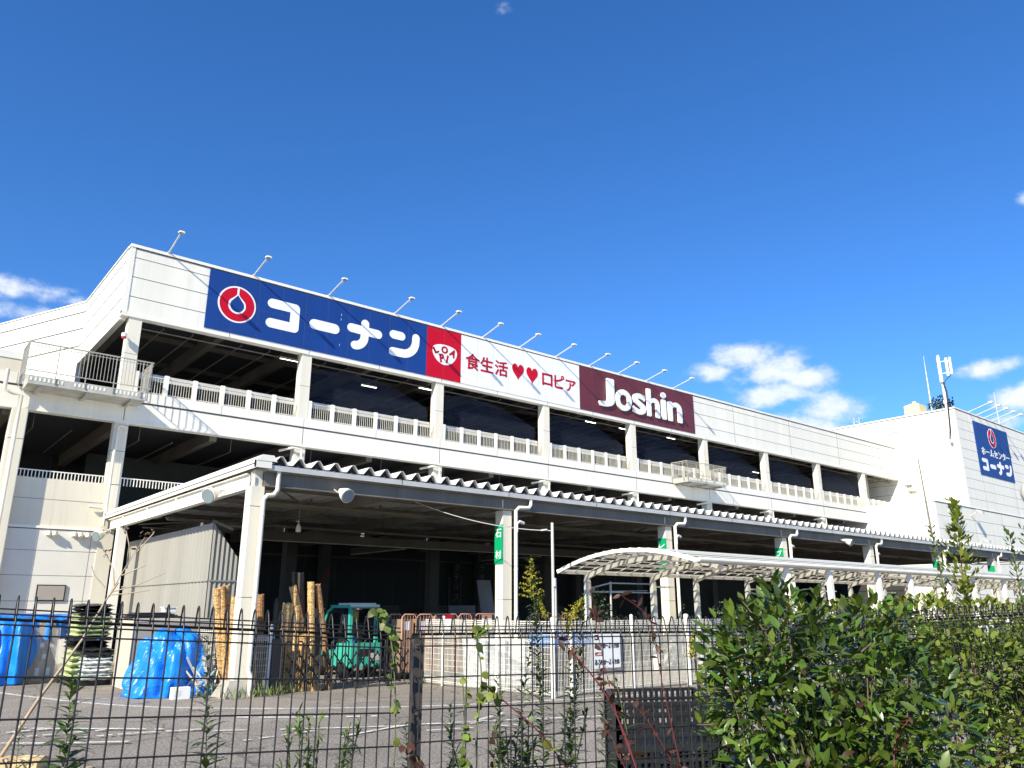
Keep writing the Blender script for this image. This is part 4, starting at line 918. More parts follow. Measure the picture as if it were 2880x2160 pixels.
roll(9.742,Y2-.1,9.064,Y2+.2,2.603,.115,'bamboo','long bamboo blind roll leaning far to the left')
roll(9.452,Y2+.2,9.074,Y2+.25,2.972,.055,'brownroll','thin dark brown reed roll standing tallest at left')
roll(9.549,Y2+.17,9.238,Y2+.2,2.952,.115,'brownroll','thick dark brown reed roll behind the leaning bamboo roll')
roll(9.626,Y2-.15,9.452,Y2-.05,2.710,.105,'bamboo','pale upright bamboo blind roll next to the forklift side')
roll(10.179,Y2-.1,9.665,Y2,2.652,.10,'bamboodark','darker bamboo blind roll leaning beside the pale upright roll')
roll(8.822,Y2-.1,8.773,Y2-.09,1.517,.10,'bamboo','low bamboo blind roll in front of the short ones')
roll(9.326,Y2-.11,9.306,Y2-.1,1.372,.11,'bamboo','low bamboo blind roll in front of the thick short one')
# ================================================================ GOODS AT THE LEFT
CREASE=[]
def crease(p,amp):
    t=0
    for k,ph,a in CREASE: t+=a*abs(math.sin(k.dot(p)+ph+.6*math.sin(2.3*p.z+1.7*p.x)))
    return amp*(t-1.1)
def cloth(fn,nx,ny,jit,name,label,base,amp=.05,ctr=None):
    q=MB(); vs=[]
    for j in range(ny+1):
        for i in range(nx+1):
            p=fn(i/nx,j/ny); o=(p-V(ctr)) if ctr else V((-.2,-1,.3)); o.normalize()
            p=p+o*crease(p,amp*min(1,p.z*3+.15))+rv(jit*.25); p.z=max(.012,p.z); vs.append(p)
    q.add(vs,[(j*(nx+1)+i,j*(nx+1)+i+1,(j+1)*(nx+1)+i+1,(j+1)*(nx+1)+i) for j in range(ny) for i in range(nx)],0,False)
    return single(q,name,M['tarp'],label,'tarp','blue tarps over goods',base=base)
random.seed(11)
for _i in range(9):
    _d=rv(); _d.z*=.38; _d.normalize(); CREASE.append((_d*random.choice((2.6,3.4,4.6,6,8)),random.uniform(0,6.28),random.choice((.5,.4,.3,.2,.16))))
FOLD=[random.uniform(0,6.28) for _ in range(40)]
def tarpA(u,v):   # long draped cover over a pile, v: bottom of front .. top .. back
    x=1.0+u*4.3; prof=[(26.3,0.02),(26.4,.9),(26.55,1.6),(26.9,1.83),(27.6,1.86),(28.6,1.84),(28.9,1.2),(29,.1)]
    t=v*(len(prof)-1); i=min(int(t),len(prof)-2); f=t-i; y=prof[i][0]*(1-f)+prof[i+1][0]*f; z=prof[i][1]*(1-f)+prof[i+1][1]*f
    if x>3.9: e=(x-3.9)/1.4; y+=e*.9*(1-v); z=z if z>1.2 else z*(1-.0*e)+ (1.15-z)*max(0,min(1,(e-.15)*3))*(z<1.15)
    w=.07*math.sin(u*34+FOLD[3]+1.5*math.sin(v*5))+.05*math.sin(u*71+v*3)
    return V((x,y+w*(1 if z<1.7 else .1),z+.02*math.sin(u*20+v*9)))
cloth(tarpA,120,60,.012,'tarpaulin','blue tarp draped over the long pile at the far left',(3,27.5,0),.10)
def tarpB(u,v):
    a=2*math.pi*u; ca,sa=math.cos(a),math.sin(a)
    prof=[(1.16,.012),(1.06,.05),(1.0,.3),(.95,.7),(.90,1.05),(.82,1.24),(.62,1.34),(.3,1.40),(.0,1.44)]
    t=v*(len(prof)-1); i=min(int(t),len(prof)-2); f=t-i; r=prof[i][0]*(1-f)+prof[i+1][0]*f; z=prof[i][1]*(1-f)+prof[i+1][1]*f
    k=(abs(ca)**3.2+abs(sa)**3.2)**(-1/3.2)
    fold=.07*math.sin(7*a+FOLD[1]+2.4*v)+.045*math.sin(13*a+FOLD[2]-4*v)+.03*math.sin(23*a+3*v)
    r=r*k*(1+fold*(1-v*.6)*(.4 if v<.05 else 1))
    z+=(.09*math.sin(2*a+1.2)+.06*math.sin(5*a+.5))*min(1,v*1.4)*(1-.4*v)
    sk=-.24*(1-min(1,z/1.2))*(ca<0)*abs(ca)
    return V((6.53+ca*r*.68+sk,21.35+sa*r*.75,max(.012,z)))
cloth(tarpB,130,54,.012,'tarpaulin','crumpled blue tarp heap in front of the beige storage box',(6.4,21.2,0),.16,(6.45,21.35,.4))
def tarpC(u,v):
    a=2*math.pi*u; r=.42*(1-v)**.6; return V((7.05+math.cos(a)*r*1.1,20.7+math.sin(a)*r*.5,max(.01,.42*v**.7+.05*math.sin(7*a)*(1-v)*v*4)))
cloth(tarpC,30,8,.02,'tarpaulin','small blue tarp end spilling beside the first post plinth',(7.1,20.7,0),.1,(7.05,20.7,.1))
q=MB(); q.box(6.22,6.62,20.0,20.2,0.0,.26); q.box(6.26,6.4,19.995,20.0,.07,.2,1); single(q,'concrete_block',[M['paper'],M['offwhite']],'pale block weighing down the edge of the tarp heap','block')
# wrapped carton load on pallet
def pallet(x0,x1,y0,y1,mat,label,h=.14):
    q=MB()
    for j in range(7): t=x0+(x1-x0-.09)*j/6; q.box(t,t+.09,y0,y1,h-.022,h)
    for yy in (y0,(y0+y1)/2-.05,y1-.1): q.box(x0+.004,x1-.004,yy+.003,yy+.097,.022,h-.023)
    for yy in (y0,(y0+y1)/2-.05,y1-.1): q.box(x0,x1,yy+.006,yy+.094,0,.021)
    return single(q,'pallet',M[mat],label,'pallet','pallets on the lot')
pallet(4.1,4.98,26.7,27.8,'wood','wooden pallet under the wrapped cartons')
s=thing('wrapped_load',(4.55,27.2,.14),'shrink wrapped stack of brown cartons on a wooden pallet','load')
z=.14; random.seed(3)
for lay,(x0,x1,n,hh) in enumerate(((4.14,4.94,3,.45),(4.16,4.92,2,.32),(4.2,4.92,3,.28),(4.26,4.9,2,.26),(4.4,4.8,1,.2))):
    for i in range(n):
        q=MB(); a=x0+(x1-x0)*i/n+.006; e=x0+(x1-x0)*(i+1)/n-.006; q.box(a,e,26.75,27.65,z,z+hh-.006); q.box(a+.04,a+.14,26.745,26.752,z+.06,z+hh*.6,1)
        if lay<4: q.box((a+e)/2-.03,(a+e)/2+.03,26.746,26.751,z,z+hh-.01,2)
        q.build('carton',[M['card'],M['paper'],M['wood']],s)
    z+=hh
q=MB(); q.hexa([(4.08,26.68,.15),(5.0,26.68,.15),(5.0,27.75,.15),(4.08,27.75,.15),(4.22,26.7,1.5),(4.94,26.7,1.5),(4.94,27.7,1.5),(4.22,27.7,1.5)]); q.build('plastic_wrap',M['wrap'],s)
# bag stacks
ORD=['topmost','second from the top','third from the top','fourth from the top','fifth from the top','sixth from the top','seventh from the top','eighth from the top']
def bag(x0,x1,y0,y1,z0,h,mat,label,group,name='soil_bag'):
    q=MB(); nx,ny=10,6; vs=[]
    for sgn in (1,-1):
        for j in range(ny+1):
            for i in range(nx+1):
                u=i/nx*2-1; v=j/ny*2-1; k=max(0,(1-u**6)*(1-v**6))**.5
                x=(x0+x1)/2+u*(x1-x0)/2; y=(y0+y1)/2+v*(y1-y0)/2
                zz=z0+h/2+sgn*h*.56*k+random.uniform(-.008,.008)+.012*math.sin(9*u+z0*40)
                vs.append((x+random.uniform(-.01,.01),y,zz))
    m=(nx+1)*(ny+1); fs=[]
    for j in range(ny):
        for i in range(nx):
            a=j*(nx+1)+i; fs+=[(a,a+1,a+nx+2,a+nx+1),(m+a,m+a+nx+1,m+a+nx+2,m+a+1)]
    q.add(vs,fs,0,True); q.box(x0+.15,x1-.2,y0-.012,y0+.03,z0+h*.42,z0+h*.58,1) if mat!='blackbag' else None
    return single(q,name,[M[mat],M['bagprint' if mat=='greenbag' else 'paper']],label,'bag',group)
pallet(5.0,6.0,25.5,26.5,'plasticblack','black plastic pallet under the tall green bag stack')
z=.14
for i in range(5): bag(4.98,6.0,25.45,26.5,z+.16*i,.16,'greenbag','green soil bag low in the rear stack, '+ORD[4-i].replace('topmost','uppermost'),'soil bags stacked on pallets')
bag(4.98,6.02,25.3,26.5,.94,.12,'blackbag','black bag layer lying between the green bag stacks','soil bags stacked on pallets')
bag(4.98,6.02,25.3,26.5,1.05,.11,'blackbag','black bag layer directly under the upper pallet','soil bags stacked on pallets')
q=MB(); q.box(5.02,5.98,25.2,26.4,1.165,1.26); q.box(5.6,5.66,25.19,25.2,1.18,1.24,1); single(q,'pallet',[M['plasticblack'],M['bluecloth']],'black plastic pallet halfway up the green bag stack','pallet','pallets on the lot')
z=1.265
for i in range(5): bag(5.0,6.0,25.2,26.4,z+.118*i,.118,'greenbag','pale green soil bag of the upper stack, '+ORD[4-i],'soil bags stacked on pallets')
for i in range(3): bag(5.0,5.98,25.2,26.3,1.86+.1*i,.10,'blackbag','black bag on top of the tall stack, '+['lowest','middle','topmost'][i]+' of three','soil bags stacked on pallets')
pallet(5.25,6.05,24.95,25.35,'plasticblack','black plastic pallet under the white bags')
for i in range(6): bag(5.2+.02*(i%2),6.03,24.75+.04*(i%2),25.3,.15+.1*i,.1,'whitebag','white bag of the short front stack, '+ORD[5-i],'white bags stacked low in front')
bag(5.2,6.02,24.75,25.3,.76,.12,'blackbag','black bag lying on the white bag stack','white bags stacked low in front'); bag(5.25,6.02,24.8,25.3,.87,.1,'blackbag','small black bag topping the white bag stack','white bags stacked low in front')
# storage box
s=thing('storage_box',(7,24,0),'beige board storage box behind the blue tarp heap','storage box')
q=MB(); q.box(6.0,8.2,23.16,24.5,0,1.76,0); q.box(5.985,6.0,23.14,24.5,0,1.78,1); q.box(6.0,8.2,23.145,23.16,1.7,1.78,1); q.build('box_body',[M['beigegrey'],M['beige']],s)  # front painted greyer for its shade, sunward side left plain beige
q=MB()
for k in range(18): y=23.2+.07*k; q.box(5.975,5.986,y,y+.045,.05,1.72)
q.build('slat_side',M['beige'],s)
q=MB()
for i in range(5): q.box(5.9+.05*i,7.3-.08*i,23.2+.03*i,24.2,1.785+.03*i,1.81+.03*i)
single(q,'black_sheet_stack',M['blackbag'],'stack of black sheets lying on the beige storage box','sheets')
q=MB(); q.box(6.75,7.05,23.2,23.5,1.95,2.06); q.box(6.72,7.08,23.17,23.53,2.06,2.08); single(q,'white_box',M['paper'],'small white box on top of the black sheet stack','box')
q=MB(); 
for i in range(16): a=V((7.0+random.uniform(-.3,.4),20.3+random.uniform(-.1,.3),random.uniform(0,.3))); q.bar(a,a+V((random.uniform(-.5,.5),random.uniform(-.1,.3),random.uniform(.1,.8))),.03,.04)
single(q,'scrap_metal',M['galv'],'loose grey scrap bars by the first post plinth','scrap')
# wall notice board
s=thing('notice_board',(5.92,F0,2.34),'black framed grey notice board on the pale wall','notice board')
q=MB(); q.box(5.43,6.41,F0-.02,F0+.03,2.3,2.9); q.build('frame',M['black'],s); q=MB(); q.box(5.47,6.37,F0-.025,F0-.018,2.34,2.86); q.build('panel',M['beigegrey'],s)
# ================================================================ CARTS AND BOARDS UNDER THE CANOPY
names=['behind the gate end','left of the red label cart','with a red and white label','beside the leaning dark board','with an orange and white label','right of the second canopy post','right of the thin steel pole']
for i,(a,e) in enumerate(((13.0,13.5),(13.55,14.1),(14.17,15.05),(15.1,15.6),(15.75,16.6),(18.8,19.5),(19.57,20.2))):
    s=thing('cage_cart',((a+e)/2,21.3,0),'orange tube cage cart '+names[i],'cart','orange cage carts under the canopy')
    q=MB()
    for yy in (21.0,21.8):
        q.tube([(a,yy,.1),(a,yy,1.78),(a+.08,yy,1.86),(e-.08,yy,1.86),(e,yy,1.78),(e,yy,.1)],.022,6)
        for zz in (.3,.9): q.tube([(a,yy,zz),(e,yy,zz)],.012,5)
        n=5
        for j in range(1,n): x=a+(e-a)*j/n; q.tube([(x,yy,.2),(x,yy,1.84)],.008,4)
    q.build('tube_frame',M['orange'],s)
    q=MB(); q.box(a,e,21.0,21.8,.15,.2); q.build('deck',M['machine'],s)
    if i in (1,2,0,3):
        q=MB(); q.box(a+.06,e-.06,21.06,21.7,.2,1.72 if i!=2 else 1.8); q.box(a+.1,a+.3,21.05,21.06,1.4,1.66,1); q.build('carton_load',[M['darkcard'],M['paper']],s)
    if i in (2,4):
        q=MB(); q.box(a+.25,a+.65,20.955,20.965,1.72,1.84,0); q.box(a+.25,a+.65,20.955,20.965,1.36,1.72,1); q.build('label_card',[M['red'] if i==2 else M['orange'],M['paper']],s)
q=MB(); q.hexa([(15.5,21.95,0.2),(16.72,21.95,.2),(16.72,22.0,.2),(15.5,22.0,.2),(15.62,22.3,2.13),(16.72,22.3,2.13),(16.72,22.36,2.13),(15.62,22.36,2.13)]); single(q,'leaning_board',M['brownboard'],'dark brown board leaning left of the second canopy post','board')
q=MB(); q.bar((17.0,21.5,0),(17.6,23.0,3.0),.5,.05); single(q,'leaning_board',M['rust'],'tall tilted board leaning right of the second canopy post','board')
# table like sun shade frame and potted trees in the shade
q=MB(); q.tube([(22.1,21,0),(22.1,21,3.0)],.04,6); q.tube([(21,21,2.75),(22.1,21,2.95),(24.4,21,2.95)],.03,5); q.tube([(21,21.0,2.62),(24.4,21.2,2.7)],.02,5); q.box(21.2,24.4,21.05,21.4,2.6,2.64); single(q,'display_frame',M['galv'],'grey tube display frame under the walkway beside the third post','frame')
def bushlet(loc,r,h,n,label,mat='darkleaf',L=.11):
    s=thing('potted_tree',loc,label,'plant','potted trees in the shade'); q=MB(); q.tube([loc,V(loc)+V((0,0,h*.6))],.03,5); q.build('trunk',M['bark'],s)
    q=MB()
    for i in range(n):
        p=sph(); c=V(loc)+V((p.x*r*(1-.4*p.z),p.y*r,h*.62+p.z*h*.4)); leaf(q,c,rv()+V((0,0,.3)),rv(),L,L*.45)
    q.build('crown',M[mat],s)
bushlet((20.6,20.2,0),.55,2.75,420,'potted tree with dark rounded crown left of the display frame')
bushlet((24.9,20.0,0),.6,2.3,300,'dark potted tree behind the third canopy post')
bushlet((19.6,18.8,0),.8,2.05,350,'low dark potted plants right of the first walkway post')
bushlet((22.0,19.2,0),.9,1.95,350,'low dark potted plants below the display frame')
bushlet((28.3,20.5,0),.7,2.3,260,'dark potted tree further right under the walkway')
# ================================================================ GRASS TUFTS
q=MB(); random.seed(5)
for (cx,cy,r,n) in ((8.1,19.3,.25,70),(8.6,19.5,.25,60),(7.4,19.2,.2,30),(6.9,20.2,.3,30),(12.75,19.5,.2,30)):
    for i in range(n):
        b0=V((cx+random.gauss(0,r),cy+random.gauss(0,r*.5),0)); dd=V((random.uniform(-.5,.5),random.uniform(-.5,.5),1)); leaf(q,b0,dd,rv(),random.uniform(.1,.38),.02,.3)
tag(q.build('grass_tufts',M['dirtgreen']),'short green weeds growing at the foot of post and gate','grass',kind='stuff')
# ================================================================ NEAR DARK MESH FENCE
def near_fence(name,P0,ang,L0,L1,s,label,zrow,post_at=(),z_end=.5,pitch=.05):
    a=R_(ang); u=V((math.cos(a),math.sin(a),0)); n=V((-math.sin(a),math.cos(a),0)); P0=V((P0[0],P0[1],0))
    T_=thing(name,tuple(P0),label,'fence','dark mesh fence panels along the planting'); q=MB(); r=.0031
    k=math.ceil(L0/pitch)
    while k*pitch<=L1:
        l=k*pitch; b0=P0+u*l; z=zrow+s*l; k+=1
        pr=[(0,z_end-z),(0,.02),(.004,.034),(.014,.062),(.024,.094),(.030,.110),(.038,.116),(.047,.110),(.055,.088),(.062,.040)]
        jj=random.uniform(-.0012,.0012)
        q.tube([b0+u*jj+n*o+V((0,0,z+dz)) for o,dz in pr],r,6)
    def rod(o,dz,rr): q.tube([P0+u*L0+n*o+V((0,0,zrow+s*L0+dz)),P0+u*L1+n*o+V((0,0,zrow+s*L1+dz))],rr,6)
    j=0
    while zrow-.12*j>z_end: rod(-.005,-.12*j,r); j+=1
    for o,dz,rr in ((-.005,.03,r),(.010,.061,r*.9),(.019,.076,r*.9),(.062,.043,r*1.25),(.055,.047,r)): rod(o,dz,rr)
    q.build('mesh_panel',M['wire'],T_)
    for l in post_at:
        c=P0+u*l+n*.045; z=zrow+s*l; p=MB(); h=.021
        p.hexa([c-u*h-n*h+V((0,0,.4)),c+u*h-n*h+V((0,0,.4)),c+u*h+n*h+V((0,0,.4)),c-u*h+n*h+V((0,0,.4)),c-u*h-n*h+V((0,0,z+.025)),c+u*h-n*h+V((0,0,z+.025)),c+u*h+n*h+V((0,0,z+.025)),c-u*h+n*h+V((0,0,z+.025))])
        for dz in (.0,-.25): p.bar(c-n*.022-u*.012+V((0,0,z+dz)),c-n*.05+u*.0+V((0,0,z+dz)),.012,.018)
        p.build('fence_post',M['post'],T_)
near_fence('wire_fence',(.311,2.917),-3.88,-2.6,1.44,-.056,'dark wire mesh fence panel left of the brown post',1.993,())
near_fence('wire_fence',(1.832,2.81),-16.03,-.02,2.0,-.005,'dark wire mesh fence panel right of the brown post',1.918,(-.0,))
near_fence('wire_fence',(3.80,2.27),9,0,.95,.05,'short dark wire mesh panel hidden behind the bush',1.91)
near_fence('wire_fence',(4.74,2.44),-37,0,4.5,.05,'dark wire mesh fence overgrown with vines at the right',1.93,(.1,2.1,4.1),.45,.034)
# black crates
s=thing('crate_stack',(7.9,6.9,0),'black slatted plastic crate pallet box behind the dark fence','crate')
def slatface(q,a,c,z0,z1,n):
    a=V(a);c=V(c)
    for i in range(n+1): p=a+(c-a)*i/n; q.bar(p+V((0,0,z0)),p+V((0,0,z1)),.035 if i not in (0,n) else .07,.03)
    for k in range(5): zz=z0+(z1-z0)*k/4; q.bar(a+V((0,0,zz)),c+V((0,0,zz)),.035,.04)
q=MB(); A0=(7.14,6.73,0);B0=(8.25,6.14,0);C0=(9.31,7.33,0);D0=(8.2,7.92,0)
for z0,z1 in ((.03,.48),(.52,.98)):
    for a,c in ((A0,B0),(B0,C0),(C0,D0),(D0,A0)): slatface(q,a,c,z0,z1,16)
q.poly([(7.2,6.75,.5),(8.24,6.2,.5),(9.25,7.33,.5),(8.2,7.86,.5)],(0,0,.02)); q.build('crate_side',M['plasticblack'],s)
# rough slabs at lower left
for i,(x0,y0,x1,y1,zz,l) in enumerate(((.3,4.05,.68,3.74,1.492,'rough pale timber slab at the lower left corner behind the fence'),(.66,3.72,.83,3.6,1.455,'smaller rough timber slab next to the lower left corner'))):
    q=MB(); a=V((x0,y0,0));c=V((x1,y1,0)); d=(c-a).normalized(); nn=V((d.y,-d.x,0)); k=14; vs=[]
    for j in range(k+1):
        p=a+(c-a)*j/k
        for o,zq in ((0,-1.05),(0,0),(.05,.008),(.1,0),(.1,-1.05)): vs.append(p-nn*o+V((0,0,zz+zq+random.uniform(-.008,.008)))-nn*random.uniform(-.008,.008))
    q.add(vs,[(j*5+m,j*5+m+1,(j+1)*5+m+1,(j+1)*5+m) for j in range(k) for m in range(4)]+[(4,3,2,1,0),tuple(k*5+m for m in range(5))]); single(q,'timber_slab',M['stonewood'],l,'timber')
# ================================================================ PLANTS
random.seed(21)
def stem_pts(a,c,bend,n=8):
    a=V(a);c=V(c); return [a.lerp(c,i/n)+V(bend)*math.sin(math.pi*i/n) for i in range(n+1)]
def lance_weed(name,base,top,label,cat,mat,L,nl,group=None,start=.25,W=.17,bend=(.02,-.02,0),droop=.5,r=.004,bloom=None):
    s=thing(name,base,label,cat,group); P=stem_pts(base,top,bend,12); q=MB(); q.tube(P,[r*(1-.75*i/12) for i in range(13)],6); q.build('stem',M['stem'],s)
    q=MB(); tot=len(P)-1
    for i in range(nl):
        t=start+(1-start)*i/nl; x=t*tot; k=min(int(x),tot-1); p=P[k].lerp(P[k+1],x-k); az=i*2.4+random.uniform(-.3,.3)
        l=L*(1-.55*max(0,(t-.5)*2))*random.uniform(.75,1.15); el=random.uniform(-.15,.55)+.35*t
        d=V((math.cos(az)*math.cos(el),math.sin(az)*math.cos(el),math.sin(el))); leaf(q,p,d,(0,0,1),l,l*W*random.uniform(.85,1.2),droop*random.uniform(.3,1))
    q.build('leaves',M[mat],s)
    if bloom:
        q=MB(); p0,hh,rr,nb=bloom; p0=V(p0); ax=(V(top)-p0).normalized()
        for i in range(nb):
            t=i/nb; b0=p0+ax*hh*t; az=i*2.4; l=rr*(1-t)**.8*random.uniform(.7,1.1)+.01
            d=V((math.cos(az),math.sin(az),.55)).normalized()
            prev=b0; m=max(2,int(l/.008))
            for j in range(m):
                f=j/m; c=b0+d*l*f+V((0,0,-.25*l*f*f+.0))
                for _ in range(3): leaf(q,c+rv(.003),rv()+V((0,0,.8)),rv(),.009,.005)
        for i in range(40): leaf(q,p0+ax*hh*(i/40)+rv(.003),rv()+V((0,0,1)),rv(),.01,.006)
        q.build('flower_plume',M['bloom'],s)
    return s
gg='tall goldenrods behind the fence'
lance_weed('goldenrod',(2.46,2.78,.45),(2.42,2.80,2.29),'tallest goldenrod with a pyramid yellow plume against the dark canopy','plant','weed',.085,330,gg,.3,.26,bloom=((2.42,2.80,2.10),.19,.085,30))
lance_weed('goldenrod',(2.40,2.86,.45),(2.61,2.64,2.13),'goldenrod with leaning yellow plume before the walkway post','plant','weed',.08,260,gg,.35,.26,(.03,-.02,0),bloom=((2.55,2.69,2.0),.13,.075,24))
lance_weed('goldenrod',(2.3,2.9,.45),(2.44,2.77,2.11),'goldenrod with a narrow yellow spike beside the tallest plume','plant','weed',.08,220,gg,.3,.26,(-.03,.02,0),bloom=((2.46,2.75,2.02),.09,.022,26))
lance_weed('goldenrod',(2.52,2.72,.45),(2.56,2.70,2.02),'short goldenrod with few yellow flowers below the leaning plume','plant','weed',.08,190,gg,.35,.26,(.02,.0,0),bloom=((2.56,2.70,1.96),.06,.04,16))
lance_weed('goldenrod',(3.30,2.62,.45),(3.32,2.6,1.93),'goldenrod with yellow flowers half hidden left inside the bush','plant','weed',.08,40,gg,.4,.19,bloom=((3.31,2.61,1.82),.12,.05,26))
wl='leafy green weeds behind the fence'
lance_weed('tall_weed',(.72,3.45,.45),(.70,3.46,1.83),'leafy weed with spreading leaves above the timber slab','plant','weed',.15,150,wl,.5,.24)
lance_weed('tall_weed',(1.17,3.2,.45),(1.11,3.22,1.96),'tall leafy weed in front of the first canopy post','plant','weed',.12,130,wl,.4,.24)
lance_weed('tall_weed',(.42,3.75,.45),(.42,3.75,1.62),'small weed shoot at the far left edge','plant','weed',.08,70,wl,.5,.22)
lance_weed('tall_weed',(.5,3.72,.45),(.51,3.72,1.66),'small weed shoot second from the left edge','plant','weed',.08,70,wl,.5,.22)
lance_weed('tall_weed',(.58,3.68,.45),(.59,3.66,1.65),'small weed shoot third from the left edge','plant','weed',.08,70,wl,.5,.22)
s=thing('bushy_weed',(1.62,3.25,.45),'bright green feathery weed low left of the brown post','plant'); q=MB(); q2=MB()
for k in range(9):
    b0=V((1.62,3.25,.45)); tp=V((1.62+random.uniform(-.17,.17),3.25+random.uniform(-.12,.12),random.uniform(1.45,1.66))); P=stem_pts(b0,tp,(0,0,0),6); q2.tube(P,.003,5)
    for i in range(60): t=random.uniform(.6,1); p=b0.lerp(tp,t); leaf(q,p,rv()+V((0,0,.5)),(0,0,1),.06*random.uniform(.6,1.1),.012,.2)
q.build('leaves',M['bright'],s); q2.build('stem',M['stem'],s)
s=thing('bushy_weed',(2.5,3.0,.45),'low green weed between goldenrod stems and the black crate','plant'); q=MB(); q2=MB()
for k in range(14):
    b0=V((2.5,2.95,.45)); tp=V((2.5+random.uniform(-.45,.45),2.95+random.uniform(-.2,.1),random.uniform(1.4,1.62))); q2.tube(stem_pts(b0,tp,(0,0,0),5),.003,5)
    for i in range(40): t=random.uniform(.6,1); p=b0.lerp(tp,t); leaf(q,p,rv()+V((0,0,.5)),(0,0,1),.07*random.uniform(.6,1.1),.016,.2)
q.build('leaves',M['weed'],s); q2.build('stem',M['stem'],s)
for bx,by,tx,ty,tz,ll in ((2.28,2.92,2.30,2.90,1.78,'leafy weed between the diagonal vine and the tallest goldenrod'),(2.62,2.62,2.66,2.6,1.72,'leafy weed right of the goldenrod stems, before the black crate'),(1.95,3.05,1.93,3.06,1.6,'short leafy weed right of the brown post'),(2.15,3.0,2.13,3.02,1.66,'short leafy weed under the diagonal vine')):
    lance_weed('tall_weed',(bx,by,.45),(tx,ty,tz),ll,'plant','weed',.09,150,wl,.4,.22)
# heart leaved vines climbing the fence
def climber(pts,label,mat='vine',n=46,L=.042,spread=.03,stem='stem'):
    s=thing('climbing_vine',pts[0],label,'vine','vines climbing the dark fence'); P=catmull(pts,6); q=MB(); q.tube(P,.0028,5); q.build('stem',M[stem],s); q=MB(); q.v
    for i in range(n):
        x=random.uniform(.02,.999)*(len(P)-1); k=int(x); p=P[k].lerp(P[min(k+1,len(P)-1)],x-k)+rv(spread*.35); d=V((random.uniform(-1,1),random.uniform(-1,.2),random.uniform(-1,.35)))
        l=L*random.uniform(.5,1.2); leaf(q,p,d,V((-.4,-.7,.5))+rv(.4),l,l*.8,.12,fold=.15)
    q.build('leaves',M[mat],s); return s
climber([(1.72,2.77,.5),(1.70,2.78,1.2),(1.71,2.78,1.6),(1.69,2.79,1.9),(1.66,2.82,2.03),(1.62,2.84,2.06)],'heart leaved vine climbing just left of the brown post',n=44)
climber([(1.98,2.72,.5),(1.97,2.73,1.3),(1.99,2.72,1.6),(1.98,2.72,1.8)],'heart leaved vine climbing just right of the brown post',n=36)
climber([(2.03,2.7,1.5),(2.06,2.7,1.8),(2.04,2.71,1.95),(2.09,2.72,2.0)],'sparse vine reaching the fence top right of the brown post',n=22)
climber([(2.06,2.7,1.78),(2.16,2.68,1.7),(2.3,2.63,1.58),(2.42,2.6,1.44),(2.5,2.58,1.3)],'vine stem slanting down across the right fence panel',n=14,mat='vine',stem='redstem')
climber([(1.74,2.72,.6),(1.75,2.72,1.3),(1.78,2.72,1.5),(1.70,2.74,1.58)],'reddish vine low at the brown post','bronze',26)
climber([(2.1,2.66,.6),(2.12,2.66,1.3),(2.08,2.68,1.6)],'reddish vine low between the brown post and goldenrod','bronze',20)
# red stemmed weeds in front of the fence
def redweed(pts,r,label,nl,mat='bronze',L=.045):
    s=thing('red_stem_weed',pts[0],label,'plant','red stemmed weeds in front of the fence'); P=catmull(pts,6); q=MB(); k=len(P); q.tube(P,[r*.55*(1-.7*i/(k-1)) for i in range(k)],6); q.build('stem',M['redstem'],s); q=MB()
    for i in range(nl):
        x=random.uniform(.25,.999)*(k-1); j=int(x); p=P[j].lerp(P[min(j+1,k-1)],x-j); l=L*random.uniform(.5,1.15); leaf(q,p,rv()+V((0,0,.1)),rv()+V((0,0,1)),l,l*.42,.25)
    q.build('leaves',M[mat],s)
redweed([(1.95,1.55,.45),(1.90,1.66,1.4),(1.87,1.70,1.62),(1.82,1.75,1.80),(1.73,1.80,1.93),(1.68,1.83,1.98)],.008,'thick red stem arching left over the hours sign',30)
redweed([(2.3,1.9,.45),(2.26,1.98,1.3),(2.20,2.08,1.7),(2.15,2.12,2.0),(2.13,2.13,2.16)],.005,'upright red stemmed weed reaching above the fence top',34)
redweed([(2.5,1.8,.45),(2.42,1.95,1.35),(2.32,2.02,1.65),(2.2,2.1,1.8)],.005,'red stemmed weed slanting left beside the bush',22)
redweed([(2.62,1.9,.45),(2.5,2.0,1.3),(2.42,2.05,1.8),(2.38,2.06,2.02),(2.28,2.12,2.12)],.005,'red stemmed weed with bronze tip bending over the fence',30)
redweed([(2.2,1.7,.45),(2.15,1.8,1.2),(2.05,1.9,1.55),(1.98,1.95,1.72)],.005,'low red stemmed weed before the black crate',34)
redweed([(2.6,1.3,.45),(2.68,1.33,1.2),(2.75,1.36,1.6),(2.85,1.33,1.72)],.007,'red branch rising through the lower right bush',26)
redweed([(2.35,1.3,.45),(2.38,1.4,1.2),(2.45,1.5,1.6)],.006,'bronze leaved weed at the bottom of the bush',40)
redweed([(2.9,1.05,.45),(2.95,1.1,1.3),(3.02,1.14,1.62)],.006,'bronze leaved weed right below the bush',40)
lance_weed('tall_weed',(2.35,2.0,.45),(2.2,2.08,1.83),'pale green long leaved weed between crate and bush','plant','bright',.11,34,wl,.45,.17)
